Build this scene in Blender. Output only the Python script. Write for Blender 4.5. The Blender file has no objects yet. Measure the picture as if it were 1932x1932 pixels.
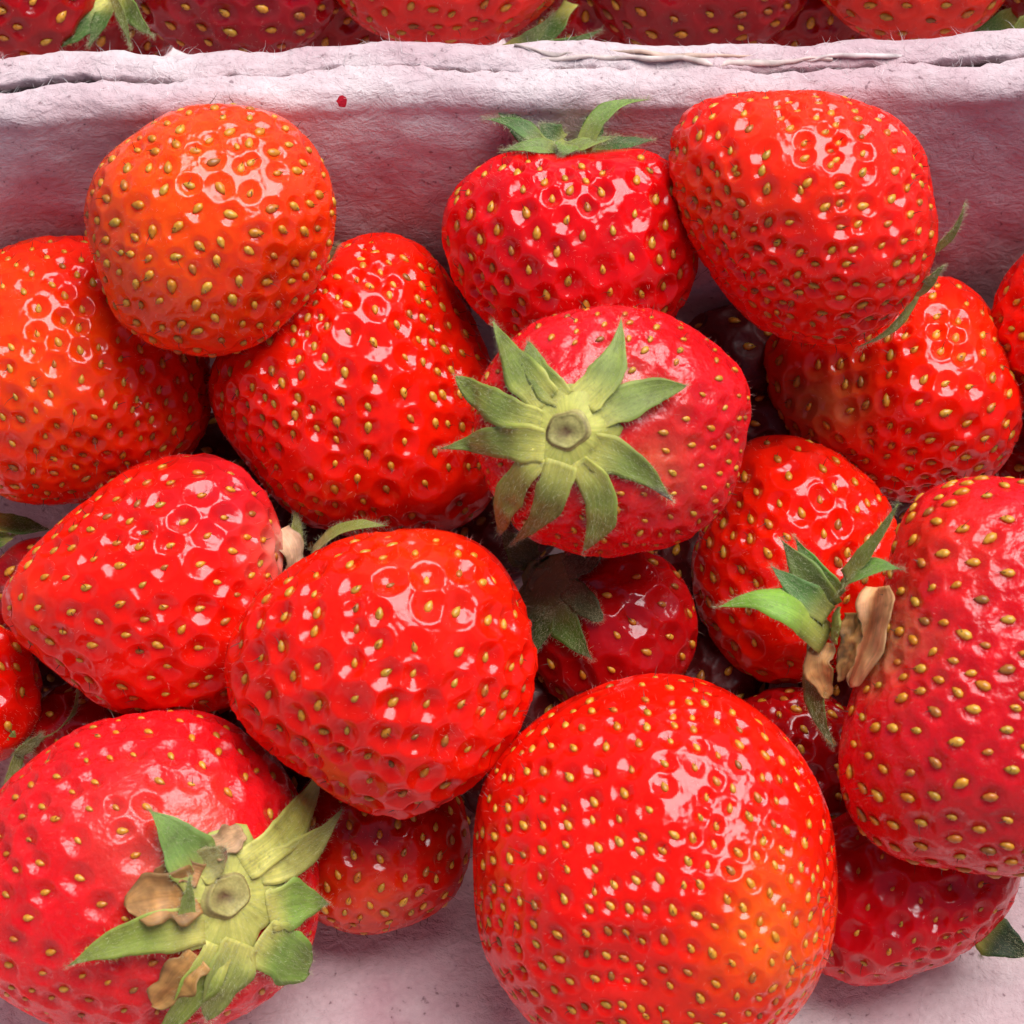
import bpy, math, random
import numpy as np
from mathutils import Vector, Matrix

rng = np.random.default_rng(7)
random.seed(7)
scene = bpy.context.scene
COL = scene.collection
MM = 0.001

# ------------------------------------------------------------------ camera
TILT = math.radians(27.0)          # away from straight down
DIST = 0.42
FRAME = 0.160                      # width of the picture at the aim point (m)
PX = 1932.0                        # picture units used for measuring
AIM = np.array([0.0, 0.0, 0.034])
BACK = np.array([0, -math.sin(TILT), math.cos(TILT)])
UP = np.array([0, math.cos(TILT), math.sin(TILT)])
RIGHT = np.array([1.0, 0, 0])
CAMPOS = AIM + BACK * DIST
cam = bpy.data.cameras.new('camera')
cam.sensor_width = 36
cam.lens = 36 * DIST / FRAME
cam.clip_start = 0.02
cam.clip_end = 20
cam.dof.use_dof = True
cam.dof.focus_distance = DIST - 0.012
cam.dof.aperture_fstop = 40
cam_o = bpy.data.objects.new('camera', cam)
COL.objects.link(cam_o)
cam_o.matrix_world = Matrix(((1, 0, 0, CAMPOS[0]),
                             (0, UP[1], BACK[1], CAMPOS[1]),
                             (0, UP[2], BACK[2], CAMPOS[2]),
                             (0, 0, 0, 1)))
scene.camera = cam_o

# ------------------------------------------------------------------ daylight
SUN_DIR = Vector((0.27, 0.33, 0.90)).normalized()     # towards the bright part of the sky
elev = math.asin(SUN_DIR.z)
azim = math.atan2(SUN_DIR.x, SUN_DIR.y)
world = bpy.data.worlds.new('World')
scene.world = world
world.use_nodes = True
wn = world.node_tree
wn.nodes.clear()
sky = wn.nodes.new('ShaderNodeTexSky')
sky.sky_type = 'NISHITA'
sky.sun_disc = False
sky.sun_elevation = elev
sky.sun_rotation = azim
sky.air_density = 0.8
sky.dust_density = 0.6
bgn = wn.nodes.new('ShaderNodeBackground')
bgn.inputs['Strength'].default_value = 0.05
wo = wn.nodes.new('ShaderNodeOutputWorld')
wn.links.new(sky.outputs['Color'], bgn.inputs['Color'])
wn.links.new(bgn.outputs['Background'], wo.inputs['Surface'])
sun = bpy.data.lights.new('sun', 'SUN')
sun.energy = 3.2
sun.angle = math.radians(48)
sun.color = (1.0, 0.965, 0.96)
sun_o = bpy.data.objects.new('sun', sun)
COL.objects.link(sun_o)
sun_o.location = SUN_DIR * 2
sun_o.rotation_euler = SUN_DIR.to_track_quat('Z', 'Y').to_euler()
scene.view_settings.view_transform = 'Standard'
scene.view_settings.look = 'None'
scene.view_settings.gamma = 1
scene.view_settings.exposure = 0.78
scene.cycles.max_bounces = 8
scene.cycles.diffuse_bounces = 3

# ------------------------------------------------------------------ picture rays
def ray(u, v):
    x = (u / PX - 0.5) * FRAME
    y = (0.5 - v / PX) * FRAME
    d = -BACK * DIST + RIGHT * x + UP * y
    return d                                   # CAMPOS + d lies on the aim plane (h = 0)

def at_h(u, v, h):                             # h: metres towards the camera from the aim plane
    return CAMPOS + ray(u, v) * (DIST - h) / DIST

def at_z(u, v, z):
    d = ray(u, v)
    return CAMPOS + d * (z - CAMPOS[2]) / d[2]

# ------------------------------------------------------------------ noise in numpy
_perm = rng.random((64, 64, 64)).astype(np.float32)
def vnoise(p):
    i = np.floor(p).astype(int)
    f = p - i
    f = f * f * (3 - 2 * f)
    r = 0
    for a in (0, 1):
        for b in (0, 1):
            for c in (0, 1):
                w = (f[:, 0] if a else 1 - f[:, 0]) * (f[:, 1] if b else 1 - f[:, 1]) * (f[:, 2] if c else 1 - f[:, 2])
                r = r + w * _perm[(i[:, 0] + a) % 64, (i[:, 1] + b) % 64, (i[:, 2] + c) % 64]
    return r * 2 - 1
def fbm(p, o=3):
    r, a = 0, 1.0
    for k in range(o):
        r = r + a * vnoise(p * 2 ** k + 17.3 * k)
        a *= 0.5
    return r
def sstep(a, b, x):
    t = np.clip((x - a) / (b - a), 0, 1)
    return t * t * (3 - 2 * t)
def nrm(v):
    v = np.asarray(v, float)
    return v / np.maximum(np.linalg.norm(v, axis=-1, keepdims=True), 1e-12)

# ------------------------------------------------------------------ object helpers
def mesh_from(name, V, F, mat, smooth=True, attrs=None):
    me = bpy.data.meshes.new(name)
    V = np.asarray(V, np.float32)
    F = np.asarray(F, np.int32)
    k = F.shape[1]
    me.vertices.add(len(V))
    me.vertices.foreach_set('co', V.ravel())
    me.loops.add(F.size)
    me.loops.foreach_set('vertex_index', F.ravel())
    me.polygons.add(len(F))
    me.polygons.foreach_set('loop_start', np.arange(len(F), dtype=np.int32) * k)
    me.polygons.foreach_set('use_smooth', np.full(len(F), smooth))
    for an, arr in (attrs or {}).items():
        arr = np.asarray(arr, np.float32)
        if arr.ndim == 1:
            a = me.attributes.new(an, 'FLOAT', 'POINT')
            a.data.foreach_set('value', arr)
        else:
            a = me.attributes.new(an, 'FLOAT_COLOR', 'POINT')
            rgba = np.ones((len(arr), 4), np.float32)
            rgba[:, :3] = arr
            a.data.foreach_set('color', rgba.ravel())
    me.update(calc_edges=True)
    if mat:
        me.materials.append(mat)
    return me

def link(name, data, parent=None, loc=None):
    o = bpy.data.objects.new(name, data)
    COL.objects.link(o)
    if parent is not None:
        o.parent = parent
    if loc is not None:
        o.location = loc
    return o

def tag(o, label=None, cat=None, group=None, kind=None):
    for k, v in (('label', label), ('category', cat), ('group', group), ('kind', kind)):
        if v:
            o[k] = v

# ------------------------------------------------------------------ materials
def new_mat(name):
    m = bpy.data.materials.new(name)
    m.use_nodes = True
    nt = m.node_tree
    b = nt.nodes['Principled BSDF']
    def N(t, **kw):
        n = nt.nodes.new(t)
        for k, v in kw.items():
            if k in n.inputs:
                n.inputs[k].default_value = v
            else:
                setattr(n, k, v)
        return n
    return m, nt, b, N, nt.links.new

def ramp(N, stops):
    r = N('ShaderNodeValToRGB')
    e = r.color_ramp.elements
    while len(e) < len(stops):
        e.new(0.5)
    for k, (p, c) in enumerate(stops):
        e[k].position = p
        e[k].color = (*c, 1)
    return r

def flesh_material(name, rough, bump, sss=1.0, dull=False):
    m, nt, b, N, L = new_mat(name)
    at = N('ShaderNodeAttribute', attribute_name='pigment')
    tc = N('ShaderNodeTexCoord')
    n1 = N('ShaderNodeTexNoise', Scale=160.0, Detail=4.0, Roughness=0.6)
    L(tc.outputs['Object'], n1.inputs['Vector'])
    hsv = N('ShaderNodeHueSaturation')
    mr = N('ShaderNodeMapRange')
    mr.inputs['From Min'].default_value = 0.3; mr.inputs['From Max'].default_value = 0.7
    mr.inputs['To Min'].default_value = 0.82; mr.inputs['To Max'].default_value = 1.15
    L(n1.outputs['Fac'], mr.inputs['Value'])
    L(mr.outputs['Result'], hsv.inputs['Value'])
    L(at.outputs['Color'], hsv.inputs['Color'])
    L(hsv.outputs['Color'], b.inputs['Base Color'])
    n2 = N('ShaderNodeTexNoise', Scale=700.0, Detail=5.0, Roughness=0.6)
    L(tc.outputs['Object'], n2.inputs['Vector'])
    n5 = N('ShaderNodeTexNoise', Scale=330.0, Detail=2.0, Roughness=0.5)
    L(tc.outputs['Object'], n5.inputs['Vector'])
    bp0 = N('ShaderNodeBump', Strength=0.5, Distance=0.0009)
    L(n5.outputs['Fac'], bp0.inputs['Height'])
    n3 = N('ShaderNodeTexNoise', Scale=2600.0, Detail=3.0, Roughness=0.6)
    L(tc.outputs['Object'], n3.inputs['Vector'])
    bp = N('ShaderNodeBump', Strength=bump, Distance=0.0005)
    L(n2.outputs['Fac'], bp.inputs['Height'])
    L(bp0.outputs['Normal'], bp.inputs['Normal'])
    bp2 = N('ShaderNodeBump', Strength=bump * 0.6, Distance=0.00012)
    L(n3.outputs['Fac'], bp2.inputs['Height'])
    L(bp.outputs['Normal'], bp2.inputs['Normal'])
    L(bp2.outputs['Normal'], b.inputs['Normal'])
    rr = N('ShaderNodeMapRange')
    rr.inputs['From Min'].default_value = 0.35; rr.inputs['From Max'].default_value = 0.65
    rr.inputs['To Min'].default_value = rough * 0.75; rr.inputs['To Max'].default_value = rough * 1.35
    L(n2.outputs['Fac'], rr.inputs['Value'])
    L(rr.outputs['Result'], b.inputs['Roughness'])
    if dull:
        n4 = N('ShaderNodeTexNoise', Scale=140.0, Detail=4.0, Roughness=0.6)
        L(tc.outputs['Object'], n4.inputs['Vector'])
        bp3 = N('ShaderNodeBump', Strength=0.65, Distance=0.0014)
        L(n4.outputs['Fac'], bp3.inputs['Height']); L(bp3.outputs['Normal'], bp.inputs['Normal']); L(bp0.outputs['Normal'], bp3.inputs['Normal'])
    b.inputs['IOR'].default_value = 1.46
    b.inputs['Subsurface Weight'].default_value = sss
    b.inputs['Subsurface Radius'].default_value = (1.0, 0.10, 0.05)
    b.inputs['Subsurface Scale'].default_value = 0.0032
    return m

M_FLESH = flesh_material('strawberry_skin', 0.12, 0.10)
M_FLESH_FILLER = flesh_material('matt_filler_berry_skin', 0.5, 0.3, sss=0.3)  # for the added filler berries in the gaps
M_FLESH_DULL = flesh_material('dull_strawberry_skin', 0.24, 0.28, dull=True)

def seed_material():
    m, nt, b, N, L = new_mat('seed')
    oi = N('ShaderNodeObjectInfo')
    r = ramp(N, [(0, (0.56, 0.20, 0.012)), (0.3, (0.62, 0.27, 0.02)), (0.6, (0.68, 0.34, 0.035)), (0.78, (0.48, 0.27, 0.025)), (0.88, (0.55, 0.17, 0.02)), (1, (0.28, 0.11, 0.02))])
    L(oi.outputs['Random'], r.inputs['Fac'])
    tc = N('ShaderNodeTexCoord')
    n = N('ShaderNodeTexNoise', Scale=1.6, Detail=2.0)
    L(tc.outputs['Object'], n.inputs['Vector'])
    mx = N('ShaderNodeMix', data_type='RGBA', blend_type='MULTIPLY')
    r2 = ramp(N, [(0.3, (0.55, 0.45, 0.35)), (0.6, (1, 1, 1))])
    L(n.outputs['Fac'], r2.inputs['Fac'])
    mx.inputs[0].default_value = 0.7
    L(r.outputs['Color'], mx.inputs[6]); L(r2.outputs['Color'], mx.inputs[7])
    L(mx.outputs[2], b.inputs['Base Color'])
    b.inputs['Roughness'].default_value = 0.32
    return m
M_SEED = seed_material()

def plain(name, col, rough=0.6, trans=0.0):
    m, nt, b, N, L = new_mat(name)
    tc = N('ShaderNodeTexCoord')
    n = N('ShaderNodeTexNoise', Scale=400.0, Detail=4.0)
    L(tc.outputs['Object'], n.inputs['Vector'])
    r = ramp(N, [(0.3, tuple(c * 0.6 for c in col)), (0.7, tuple(min(1, c * 1.25) for c in col))])
    L(n.outputs['Fac'], r.inputs['Fac'])
    L(r.outputs['Color'], b.inputs['Base Color'])
    b.inputs['Roughness'].default_value = rough
    return m
M_STYLE = plain('withered_style', (0.05, 0.018, 0.006))
M_FUZZ = plain('berry_fuzz', (0.75, 0.35, 0.28), 0.5)
M_LEAFHAIR = plain('leaf_hair', (0.48, 0.5, 0.28), 0.5)
M_PAPERHAIR = plain('paper_fibre', (0.8, 0.74, 0.72), 0.8)
M_DRY = plain('dry_petal', (0.50, 0.22, 0.07), 0.8)

def leaf_material():
    m, nt, b, N, L = new_mat('sepal_green')
    at = N('ShaderNodeAttribute', attribute_name='pigment')
    al = N('ShaderNodeAttribute', attribute_name='strand')
    tc = N('ShaderNodeTexCoord')
    n = N('ShaderNodeTexNoise', Scale=260.0, Detail=5.0, Roughness=0.65)
    L(tc.outputs['Object'], n.inputs['Vector'])
    r = ramp(N, [(0.28, (0.40, 0.33, 0.33)), (0.38, (0.78, 0.76, 0.7)), (0.55, (1, 1, 1)), (0.75, (1.3, 1.25, 1.15))])
    L(n.outputs['Fac'], r.inputs['Fac'])
    w = N('ShaderNodeTexNoise', Scale=1.0, Detail=3.0)
    w.noise_dimensions = '3D'
    mp = N('ShaderNodeMapping')
    L(al.outputs['Vector'], mp.inputs['Vector'])
    L(mp.outputs['Vector'], w.inputs['Vector'])
    r2 = ramp(N, [(0.35, (0.82, 0.85, 0.8)), (0.65, (1.08, 1.08, 1.06))])
    L(w.outputs['Fac'], r2.inputs['Fac'])
    mx = N('ShaderNodeMix', data_type='RGBA', blend_type='MULTIPLY'); mx.inputs[0].default_value = 0.9
    L(at.outputs['Color'], mx.inputs[6]); L(r.outputs['Color'], mx.inputs[7])
    mx2 = N('ShaderNodeMix', data_type='RGBA', blend_type='MULTIPLY'); mx2.inputs[0].default_value = 0.9
    L(mx.outputs[2], mx2.inputs[6]); L(r2.outputs['Color'], mx2.inputs[7])
    L(mx2.outputs[2], b.inputs['Base Color'])
    bp = N('ShaderNodeBump', Strength=0.25, Distance=0.0002)
    L(w.outputs['Fac'], bp.inputs['Height'])
    L(bp.outputs['Normal'], b.inputs['Normal'])
    b.inputs['Roughness'].default_value = 0.62
    b.inputs['Subsurface Weight'].default_value = 0.15
    b.inputs['Subsurface Radius'].default_value = (0.5, 1.0, 0.2)
    b.inputs['Subsurface Scale'].default_value = 0.0006
    return m
M_LEAF = leaf_material()

def pulp_material(name, spot=None):
    m, nt, b, N, L = new_mat(name)
    tc = N('ShaderNodeTexCoord')
    geo = tc.outputs['Object']
    big = N('ShaderNodeTexNoise', Scale=28.0, Detail=4.0, Roughness=0.6)
    L(geo, big.inputs['Vector'])
    rb = ramp(N, [(0.35, (0.54, 0.37, 0.39)), (0.50, (0.64, 0.51, 0.515)), (0.65, (0.74, 0.66, 0.64))])
    L(big.outputs['Fac'], rb.inputs['Fac'])
    at = N('ShaderNodeAttribute', attribute_name='stain')
    st = N('ShaderNodeMix', data_type='RGBA', blend_type='MIX')
    sm = N('ShaderNodeTexNoise', Scale=90.0, Detail=5.0, Roughness=0.7)
    L(geo, sm.inputs['Vector'])
    mul = N('ShaderNodeMath', operation='MULTIPLY')
    mr = N('ShaderNodeMapRange')
    mr.inputs['From Min'].default_value = 0.3; mr.inputs['From Max'].default_value = 0.7
    L(sm.outputs['Fac'], mr.inputs['Value'])
    L(mr.outputs['Result'], mul.inputs[0]); L(at.outputs['Fac'], mul.inputs[1])
    L(mul.outputs[0], st.inputs[0])
    L(rb.outputs['Color'], st.inputs[6])
    st.inputs[7].default_value = (0.50, 0.17, 0.22, 1)
    speck = N('ShaderNodeTexNoise', Scale=900.0, Detail=2.0, Roughness=0.5)
    L(geo, speck.inputs['Vector'])
    rs = ramp(N, [(0.24, (0.35, 0.28, 0.3)), (0.33, (0.9, 0.88, 0.88)), (0.6, (1, 1, 1)), (0.8, (1.08, 1.08, 1.06))])
    L(speck.outputs['Fac'], rs.inputs['Fac'])
    mx = N('ShaderNodeMix', data_type='RGBA', blend_type='MULTIPLY'); mx.inputs[0].default_value = 0.85
    L(st.outputs[2], mx.inputs[6]); L(rs.outputs['Color'], mx.inputs[7])
    last = mx.outputs[2]
    if spot is not None:
        vd = N('ShaderNodeVectorMath', operation='DISTANCE')
        L(geo, vd.inputs[0]); vd.inputs[1].default_value = spot
        wob = N('ShaderNodeTexNoise', Scale=700.0, Detail=2.0)
        L(geo, wob.inputs['Vector'])
        ma = N('ShaderNodeMath', operation='MULTIPLY_ADD')
        L(wob.outputs['Fac'], ma.inputs[0]); ma.inputs[1].default_value = 0.0018
        L(vd.outputs['Value'], ma.inputs[2])
        lt = N('ShaderNodeMath', operation='LESS_THAN')
        L(ma.outputs[0], lt.inputs[0]); lt.inputs[1].default_value = 0.0017
        ms = N('ShaderNodeMix', data_type='RGBA')
        L(lt.outputs[0], ms.inputs[0]); L(last, ms.inputs[6])
        ms.inputs[7].default_value = (0.42, 0.004, 0.02, 1)
        last = ms.outputs[2]
    L(last, b.inputs['Base Color'])
    b.inputs['Roughness'].default_value = 0.85
    b.inputs['Specular IOR Level'].default_value = 0.3
    # felted fibre relief
    f1 = N('ShaderNodeTexNoise', Scale=420.0, Detail=5.0, Roughness=0.65, Distortion=0.5)
    mp = N('ShaderNodeMapping'); mp.inputs['Scale'].default_value = (0.75, 1.0, 1.1)
    L(geo, mp.inputs['Vector']); L(mp.outputs['Vector'], f1.inputs['Vector'])
    f2 = N('ShaderNodeTexNoise', Scale=1500.0, Detail=4.0, Roughness=0.7)
    L(geo, f2.inputs['Vector'])
    b1 = N('ShaderNodeBump', Strength=0.75, Distance=0.0009)
    L(f1.outputs['Fac'], b1.inputs['Height'])
    b2 = N('ShaderNodeBump', Strength=0.6, Distance=0.0003)
    L(f2.outputs['Fac'], b2.inputs['Height']); L(b1.outputs['Normal'], b2.inputs['Normal'])
    L(b2.outputs['Normal'], b.inputs['Normal'])
    return m

# ------------------------------------------------------------------ the table and the two trays
TRAY_H = 0.074
FLOOR_Z = 0.0035
WALL_OUT = 0.015                       # how far the wall leans out from floor to rim
RIM_Y = at_z(960, 131, TRAY_H)[1]      # outer edge of the front tray's far rim
LIP = 0.0036
IN_Y1 = RIM_Y - LIP                    # inner rim, far side
IN_Y0 = IN_Y1 - 0.172                  # inner rim, near side
IN_X0, IN_X1 = -0.128, 0.130

def interp(pts, u):
    a = np.array(pts, float)
    return np.interp(u, a[:, 0], a[:, 1])

def px_x(u, v, z):
    return at_z(u, v, z)[0]

def rim_shift(poly, ref):
    xs = [at_z(u, v, TRAY_H)[0] for u, v in poly]
    ys = [at_z(u, v, TRAY_H)[1] - ref for u, v in poly]
    return np.array(xs), np.array(ys)

def build_tray(name, x0, x1, y0, y1, shift, side, mat, seed, ns=760):
    """moulded pulp tray; x0..y1 are the inner rim; side = +1 / -1: which long side carries the measured rim wobble"""
    r = 0.052
    # rounded rectangle, counter-clockwise, arc-length sampled
    pts = []
    for cx, cy, a0 in ((x1 - r, y1 - r, 0), (x0 + r, y1 - r, 90), (x0 + r, y0 + r, 180), (x1 - r, y0 + r, 270)):
        for k in range(25):
            a = math.radians(a0 + 90 * k / 24)
            pts.append((cx + r * math.cos(a), cy + r * math.sin(a)))
    pts = np.array(pts + pts[:1])
    seg = np.linalg.norm(np.diff(pts, axis=0), axis=1)
    s = np.concatenate([[0], np.cumsum(seg)])
    t = np.linspace(0, s[-1], ns, endpoint=False)
    P = np.stack([np.interp(t, s, pts[:, 0]), np.interp(t, s, pts[:, 1])], 1)
    T = np.roll(P, -1, 0) - np.roll(P, 1, 0)
    T = nrm(T)
    Nn = np.stack([T[:, 1], -T[:, 0]], 1)              # outward
    c = np.array([(x0 + x1) / 2, (y0 + y1) / 2])
    H = TRAY_H
    prof = []                                          # (offset outward from inner rim, z)
    W = WALL_OUT
    fr = 0.012
    for k in range(9):                                 # fillet between floor and wall
        a = k / 8 * math.radians(72)
        prof.append((-W - fr * 0.55 + fr * math.sin(a), FLOOR_Z + fr * (1 - math.cos(a))))
    o1, z1 = prof[-1]
    nw = 44
    for k in range(1, nw + 1):
        q = k / nw
        prof.append((o1 + (-0.0022 - o1) * (0.36 * q + 0.64 * q ** 3.2), z1 + (H - 0.0034 - z1) * q))
    for k in range(1, 11):                             # rounded lip
        a = k / 10
        prof.append((-0.0022 + (0.0022 + LIP * 0.30) * (1 - math.cos(a * math.pi / 2)) , H - 0.0034 + 0.0034 * math.sin(a * math.pi / 2)))
    for k in range(1, 9):
        q = k / 8
        prof.append((LIP * (0.30 + 0.70 * q), H - 0.0004 * q * q))
    for k in range(1, 5):
        q = k / 4
        prof.append((LIP + 0.0002 * math.sin(q * 3.1), H - 0.0004 - 0.0022 * q))
    for k in range(1, 4):                              # under the lip
        prof.append((LIP - 0.0022 * k / 3, H - 0.0028 - 0.0006 * k))
    for k in range(1, 9):                              # outer wall
        q = k / 8
        o, z = prof[-1] if k == 1 else (o_, z_)
        o_, z_ = LIP - 0.0022 + (-W + 0.001 - (LIP - 0.0022)) * q, (H - 0.0046) + (0.0006 - (H - 0.0046)) * q
        prof.append((o_, z_))
    prof = np.array(prof)
    ring0 = P + Nn * prof[0, 0]
    rows = []
    zs = []
    ang0 = math.atan2((ring0[0] - c)[1] / (ring0 - c)[:, 1].max(), (ring0[0] - c)[0] / (ring0 - c)[:, 0].max())
    for f in np.linspace(0.03, 0.97, 40):              # floor
        g = np.linspace(0, 2 * math.pi, ns, endpoint=False) + ang0
        ell = np.stack([np.cos(g), np.sin(g)], 1) * (ring0 - c).max(0) * 0.8
        k = f ** 1.5
        rows.append(c + ((ring0 - c) * k + ell * (1 - k)) * f); zs.append(np.full(ns, FLOOR_Z))
    for o, z in prof:
        rows.append(P + Nn * o); zs.append(np.full(ns, z))
    rows = np.array(rows); zs = np.array(zs)
    nr = len(rows)
    V = np.concatenate([rows, zs[..., None]], 2).reshape(-1, 3)
    # wobble of the measured long side
    xs, ys = shift
    ymid = c[1]
    w = sstep(0.25, 0.95, (V[:, 1] - ymid) * side / ((y1 - y0) / 2)) * sstep(0.1, 1.0, V[:, 2] / H)
    V[:, 1] += w * np.interp(V[:, 0], xs, ys)
    # dents and felt relief
    gx = np.repeat(np.arange(nr)[:, None], ns, 1).reshape(-1)
    n1 = fbm(V * 32 + seed, 3) * 0.0011 + fbm(V * 110 + seed * 2, 2) * 0.00045 + fbm(V * 420 + seed, 2) * 0.00016
    outw = np.concatenate([np.tile(Nn, (nr, 1)), np.zeros((nr * ns, 1))], 1)
    wallw = sstep(0.006, 0.02, V[:, 2])
    V += outw * (n1 * wallw)[:, None]
    isrim = (V[:, 2] > H - 0.0048)
    V[:, 2] += np.where(isrim, fbm(V * 130 + 5, 3) * 0.00032 + fbm(V * 520 + 9, 2) * 0.00025 + fbm(V * 1100 + 2, 2) * 0.00016, 0)
    V[:, 2] += (1 - wallw) * (fbm(V * 60 + 3, 3) * 0.0007 + fbm(V * 300 + 8, 2) * 0.00025) * (V[:, 2] > 0.002)
    # ragged outer edge of the lip
    edge = np.zeros(nr); i0 = 40 + 9 + nw + 10
    edge[i0 + 4:i0 + 14] = np.array([0.4, 0.7, 0.9, 1, 1, 1, 1, 0.9, 0.7, 0.5])
    rag = fbm(V * 260 + 31, 3) * 0.0004 + fbm(V * 900 + 3, 2) * 0.0003
    V += outw * (np.repeat(edge, ns) * rag)[:, None]
    F = []
    i = np.arange(ns); j = (i + 1) % ns
    for k in range(nr - 1):
        F.append(np.stack([k * ns + i, k * ns + j, (k + 1) * ns + j, (k + 1) * ns + i], 1))
    k = nr - 1
    F = np.concatenate(F)
    # close floor centre and underside with fans of quads degenerated to a centre point
    V = np.concatenate([V, [[c[0], c[1], FLOOR_Z], [c[0], c[1], 0.0006]]])
    a, b2 = len(V) - 2, len(V) - 1
    i2 = i[::2]
    F = np.concatenate([F, np.stack([np.full(len(i2), a), (i2 + 2) % ns, i2 + 1, i2], 1)[:, [0, 3, 2, 1]],
                        np.stack([np.full(len(i2), b2), k * ns + (i2 + 2) % ns, k * ns + i2 + 1, k * ns + i2], 1)])
    stain = sstep(0.1, 0.6, fbm(V * 22 + 40, 3)) * sstep(H * 1.0, H * 0.8, V[:, 2]) * (0.25 + 0.55 * sstep(H * .03, H * .25, V[:, 2])) + 0.22 * sstep(H * .99, H * 0.75, V[:, 2]) * sstep(H * .02, H * .3, V[:, 2])
    root = link(name, mesh_from(name, V, F, mat, attrs={'stain': stain}))
    return root, V[:nr * ns].reshape(nr, ns, 3), i0

spot_p = at_z(645, 192, TRAY_H - 0.008)
front_poly = [(-200, 194), (0, 173), (151, 161), (301, 150), (452, 142), (653, 129), (961, 131), (1263, 129), (1549, 125), (1715, 118), (1932, 104), (2130, 96)]
rear_poly = [(-200, 166), (0, 151), (100, 144), (226, 138), (442, 137), (578, 131), (754, 126), (961, 126), (1263, 125), (1549, 121), (1715, 114), (1932, 100), (2130, 92)]
REAR_Y = at_z(960, 126, TRAY_H)[1]
M_PULP = pulp_material('pink_grey_pulp', None)
M_PULP_FRONT = pulp_material('pink_grey_pulp_spotted', tuple(spot_p))

tb = np.array([[-0.6, -0.5, 0], [0.6, -0.5, 0], [0.6, 0.7, 0], [-0.6, 0.7, 0], [-0.6, -0.5, -0.03], [0.6, -0.5, -0.03], [0.6, 0.7, -0.03], [-0.6, 0.7, -0.03]])
tbf = [(0, 1, 2, 3), (7, 6, 5, 4), (0, 4, 5, 1), (1, 5, 6, 2), (2, 6, 7, 3), (3, 7, 4, 0)]
table = link('table_top', mesh_from('table_top', tb, tbf, plain('dark_table', (0.05, 0.035, 0.03), 0.7), smooth=False))
tag(table, kind='structure')

front_tray, GF, I0F = build_tray('fruit_tray', IN_X0, IN_X1, IN_Y0, IN_Y1, rim_shift(front_poly, RIM_Y), 1, M_PULP_FRONT, 3.0)
tag(front_tray, 'front pinkish grey pulp tray with a red juice spot on its far wall', 'fruit tray')
rear_tray, GR, I0R = build_tray('fruit_tray', IN_X0 - 0.004, IN_X1 + 0.002, REAR_Y + LIP, REAR_Y + LIP + 0.15, rim_shift(rear_poly, REAR_Y), -1, M_PULP, 9.0)
tag(rear_tray, 'rear pulp tray with a torn white rim, along the top of the picture', 'fruit tray')

dspot = nrm(ray(645, 192))
rel = GF.reshape(-1, 3) - CAMPOS
dist_ = np.linalg.norm(rel - (rel @ dspot)[:, None] * dspot, axis=1) + 0.02 * (rel @ dspot)
for nd in M_PULP_FRONT.node_tree.nodes:
    if nd.type == 'VECT_MATH':
        nd.inputs[1].default_value = Vector(GF.reshape(-1, 3)[np.argmin(dist_)])

def hairs_mesh(name, base, direc, length, width, mat, bend=0.3, rnd=rng):
    """thin curved hairs: two-segment three-sided spikes"""
    n = len(base)
    d = nrm(direc)
    a = nrm(np.cross(d, rnd.normal(size=(n, 3))))
    b = np.cross(d, a)
    length = np.broadcast_to(np.asarray(length, float), (n,))[:, None]
    width = np.broadcast_to(np.asarray(width, float), (n,))[:, None]
    mid = base + d * length * 0.55 + a * length * bend * 0.25
    tip = base + d * length + a * length * bend
    V = np.stack([base + a * width, base - a * width * .5 + b * width * .86, base - a * width * .5 - b * width * .86,
                  mid + a * width * .6, mid - a * width * .3 + b * width * .5, mid - a * width * .3 - b * width * .5, tip], 1).reshape(-1, 3)
    o = np.arange(n)[:, None] * 7
    F = np.concatenate([o + np.array([[0, 1, 4]]), o + np.array([[0, 4, 3]]), o + np.array([[1, 2, 5]]), o + np.array([[1, 5, 4]]),
                        o + np.array([[2, 0, 3]]), o + np.array([[2, 3, 5]]), o + np.array([[3, 4, 6]]), o + np.array([[4, 5, 6]]), o + np.array([[5, 3, 6]])])
    return mesh_from(name, V, F, mat, smooth=False)

def rim_fibres(root, G, i0, side, n, rnd):
    ymid = (G[..., 1].max() + G[..., 1].min()) / 2
    cols = np.where((G[i0, :, 1] - ymid) * side > 0.03)[0]
    rr = rnd.integers(i0 - 6, i0 + 12, n)
    cc = rnd.choice(cols, n)
    base = G[rr, cc]
    d = rnd.normal(size=(n, 3)) * np.array([1, 0.8, 0.5]) + np.array([0, 0.25 * side, 0.35])
    o = link('paper_fibres', hairs_mesh('paper_fibres', base, d, rnd.uniform(0.0006, 0.0026, n), 0.00003, M_PAPERHAIR, 0.6, rnd), root)
    o['kind'] = 'stuff'
rim_fibres(front_tray, GF, I0F, 1, 1700, np.random.default_rng(1))
rim_fibres(rear_tray, GR, I0R, -1, 2400, np.random.default_rng(2))

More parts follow.
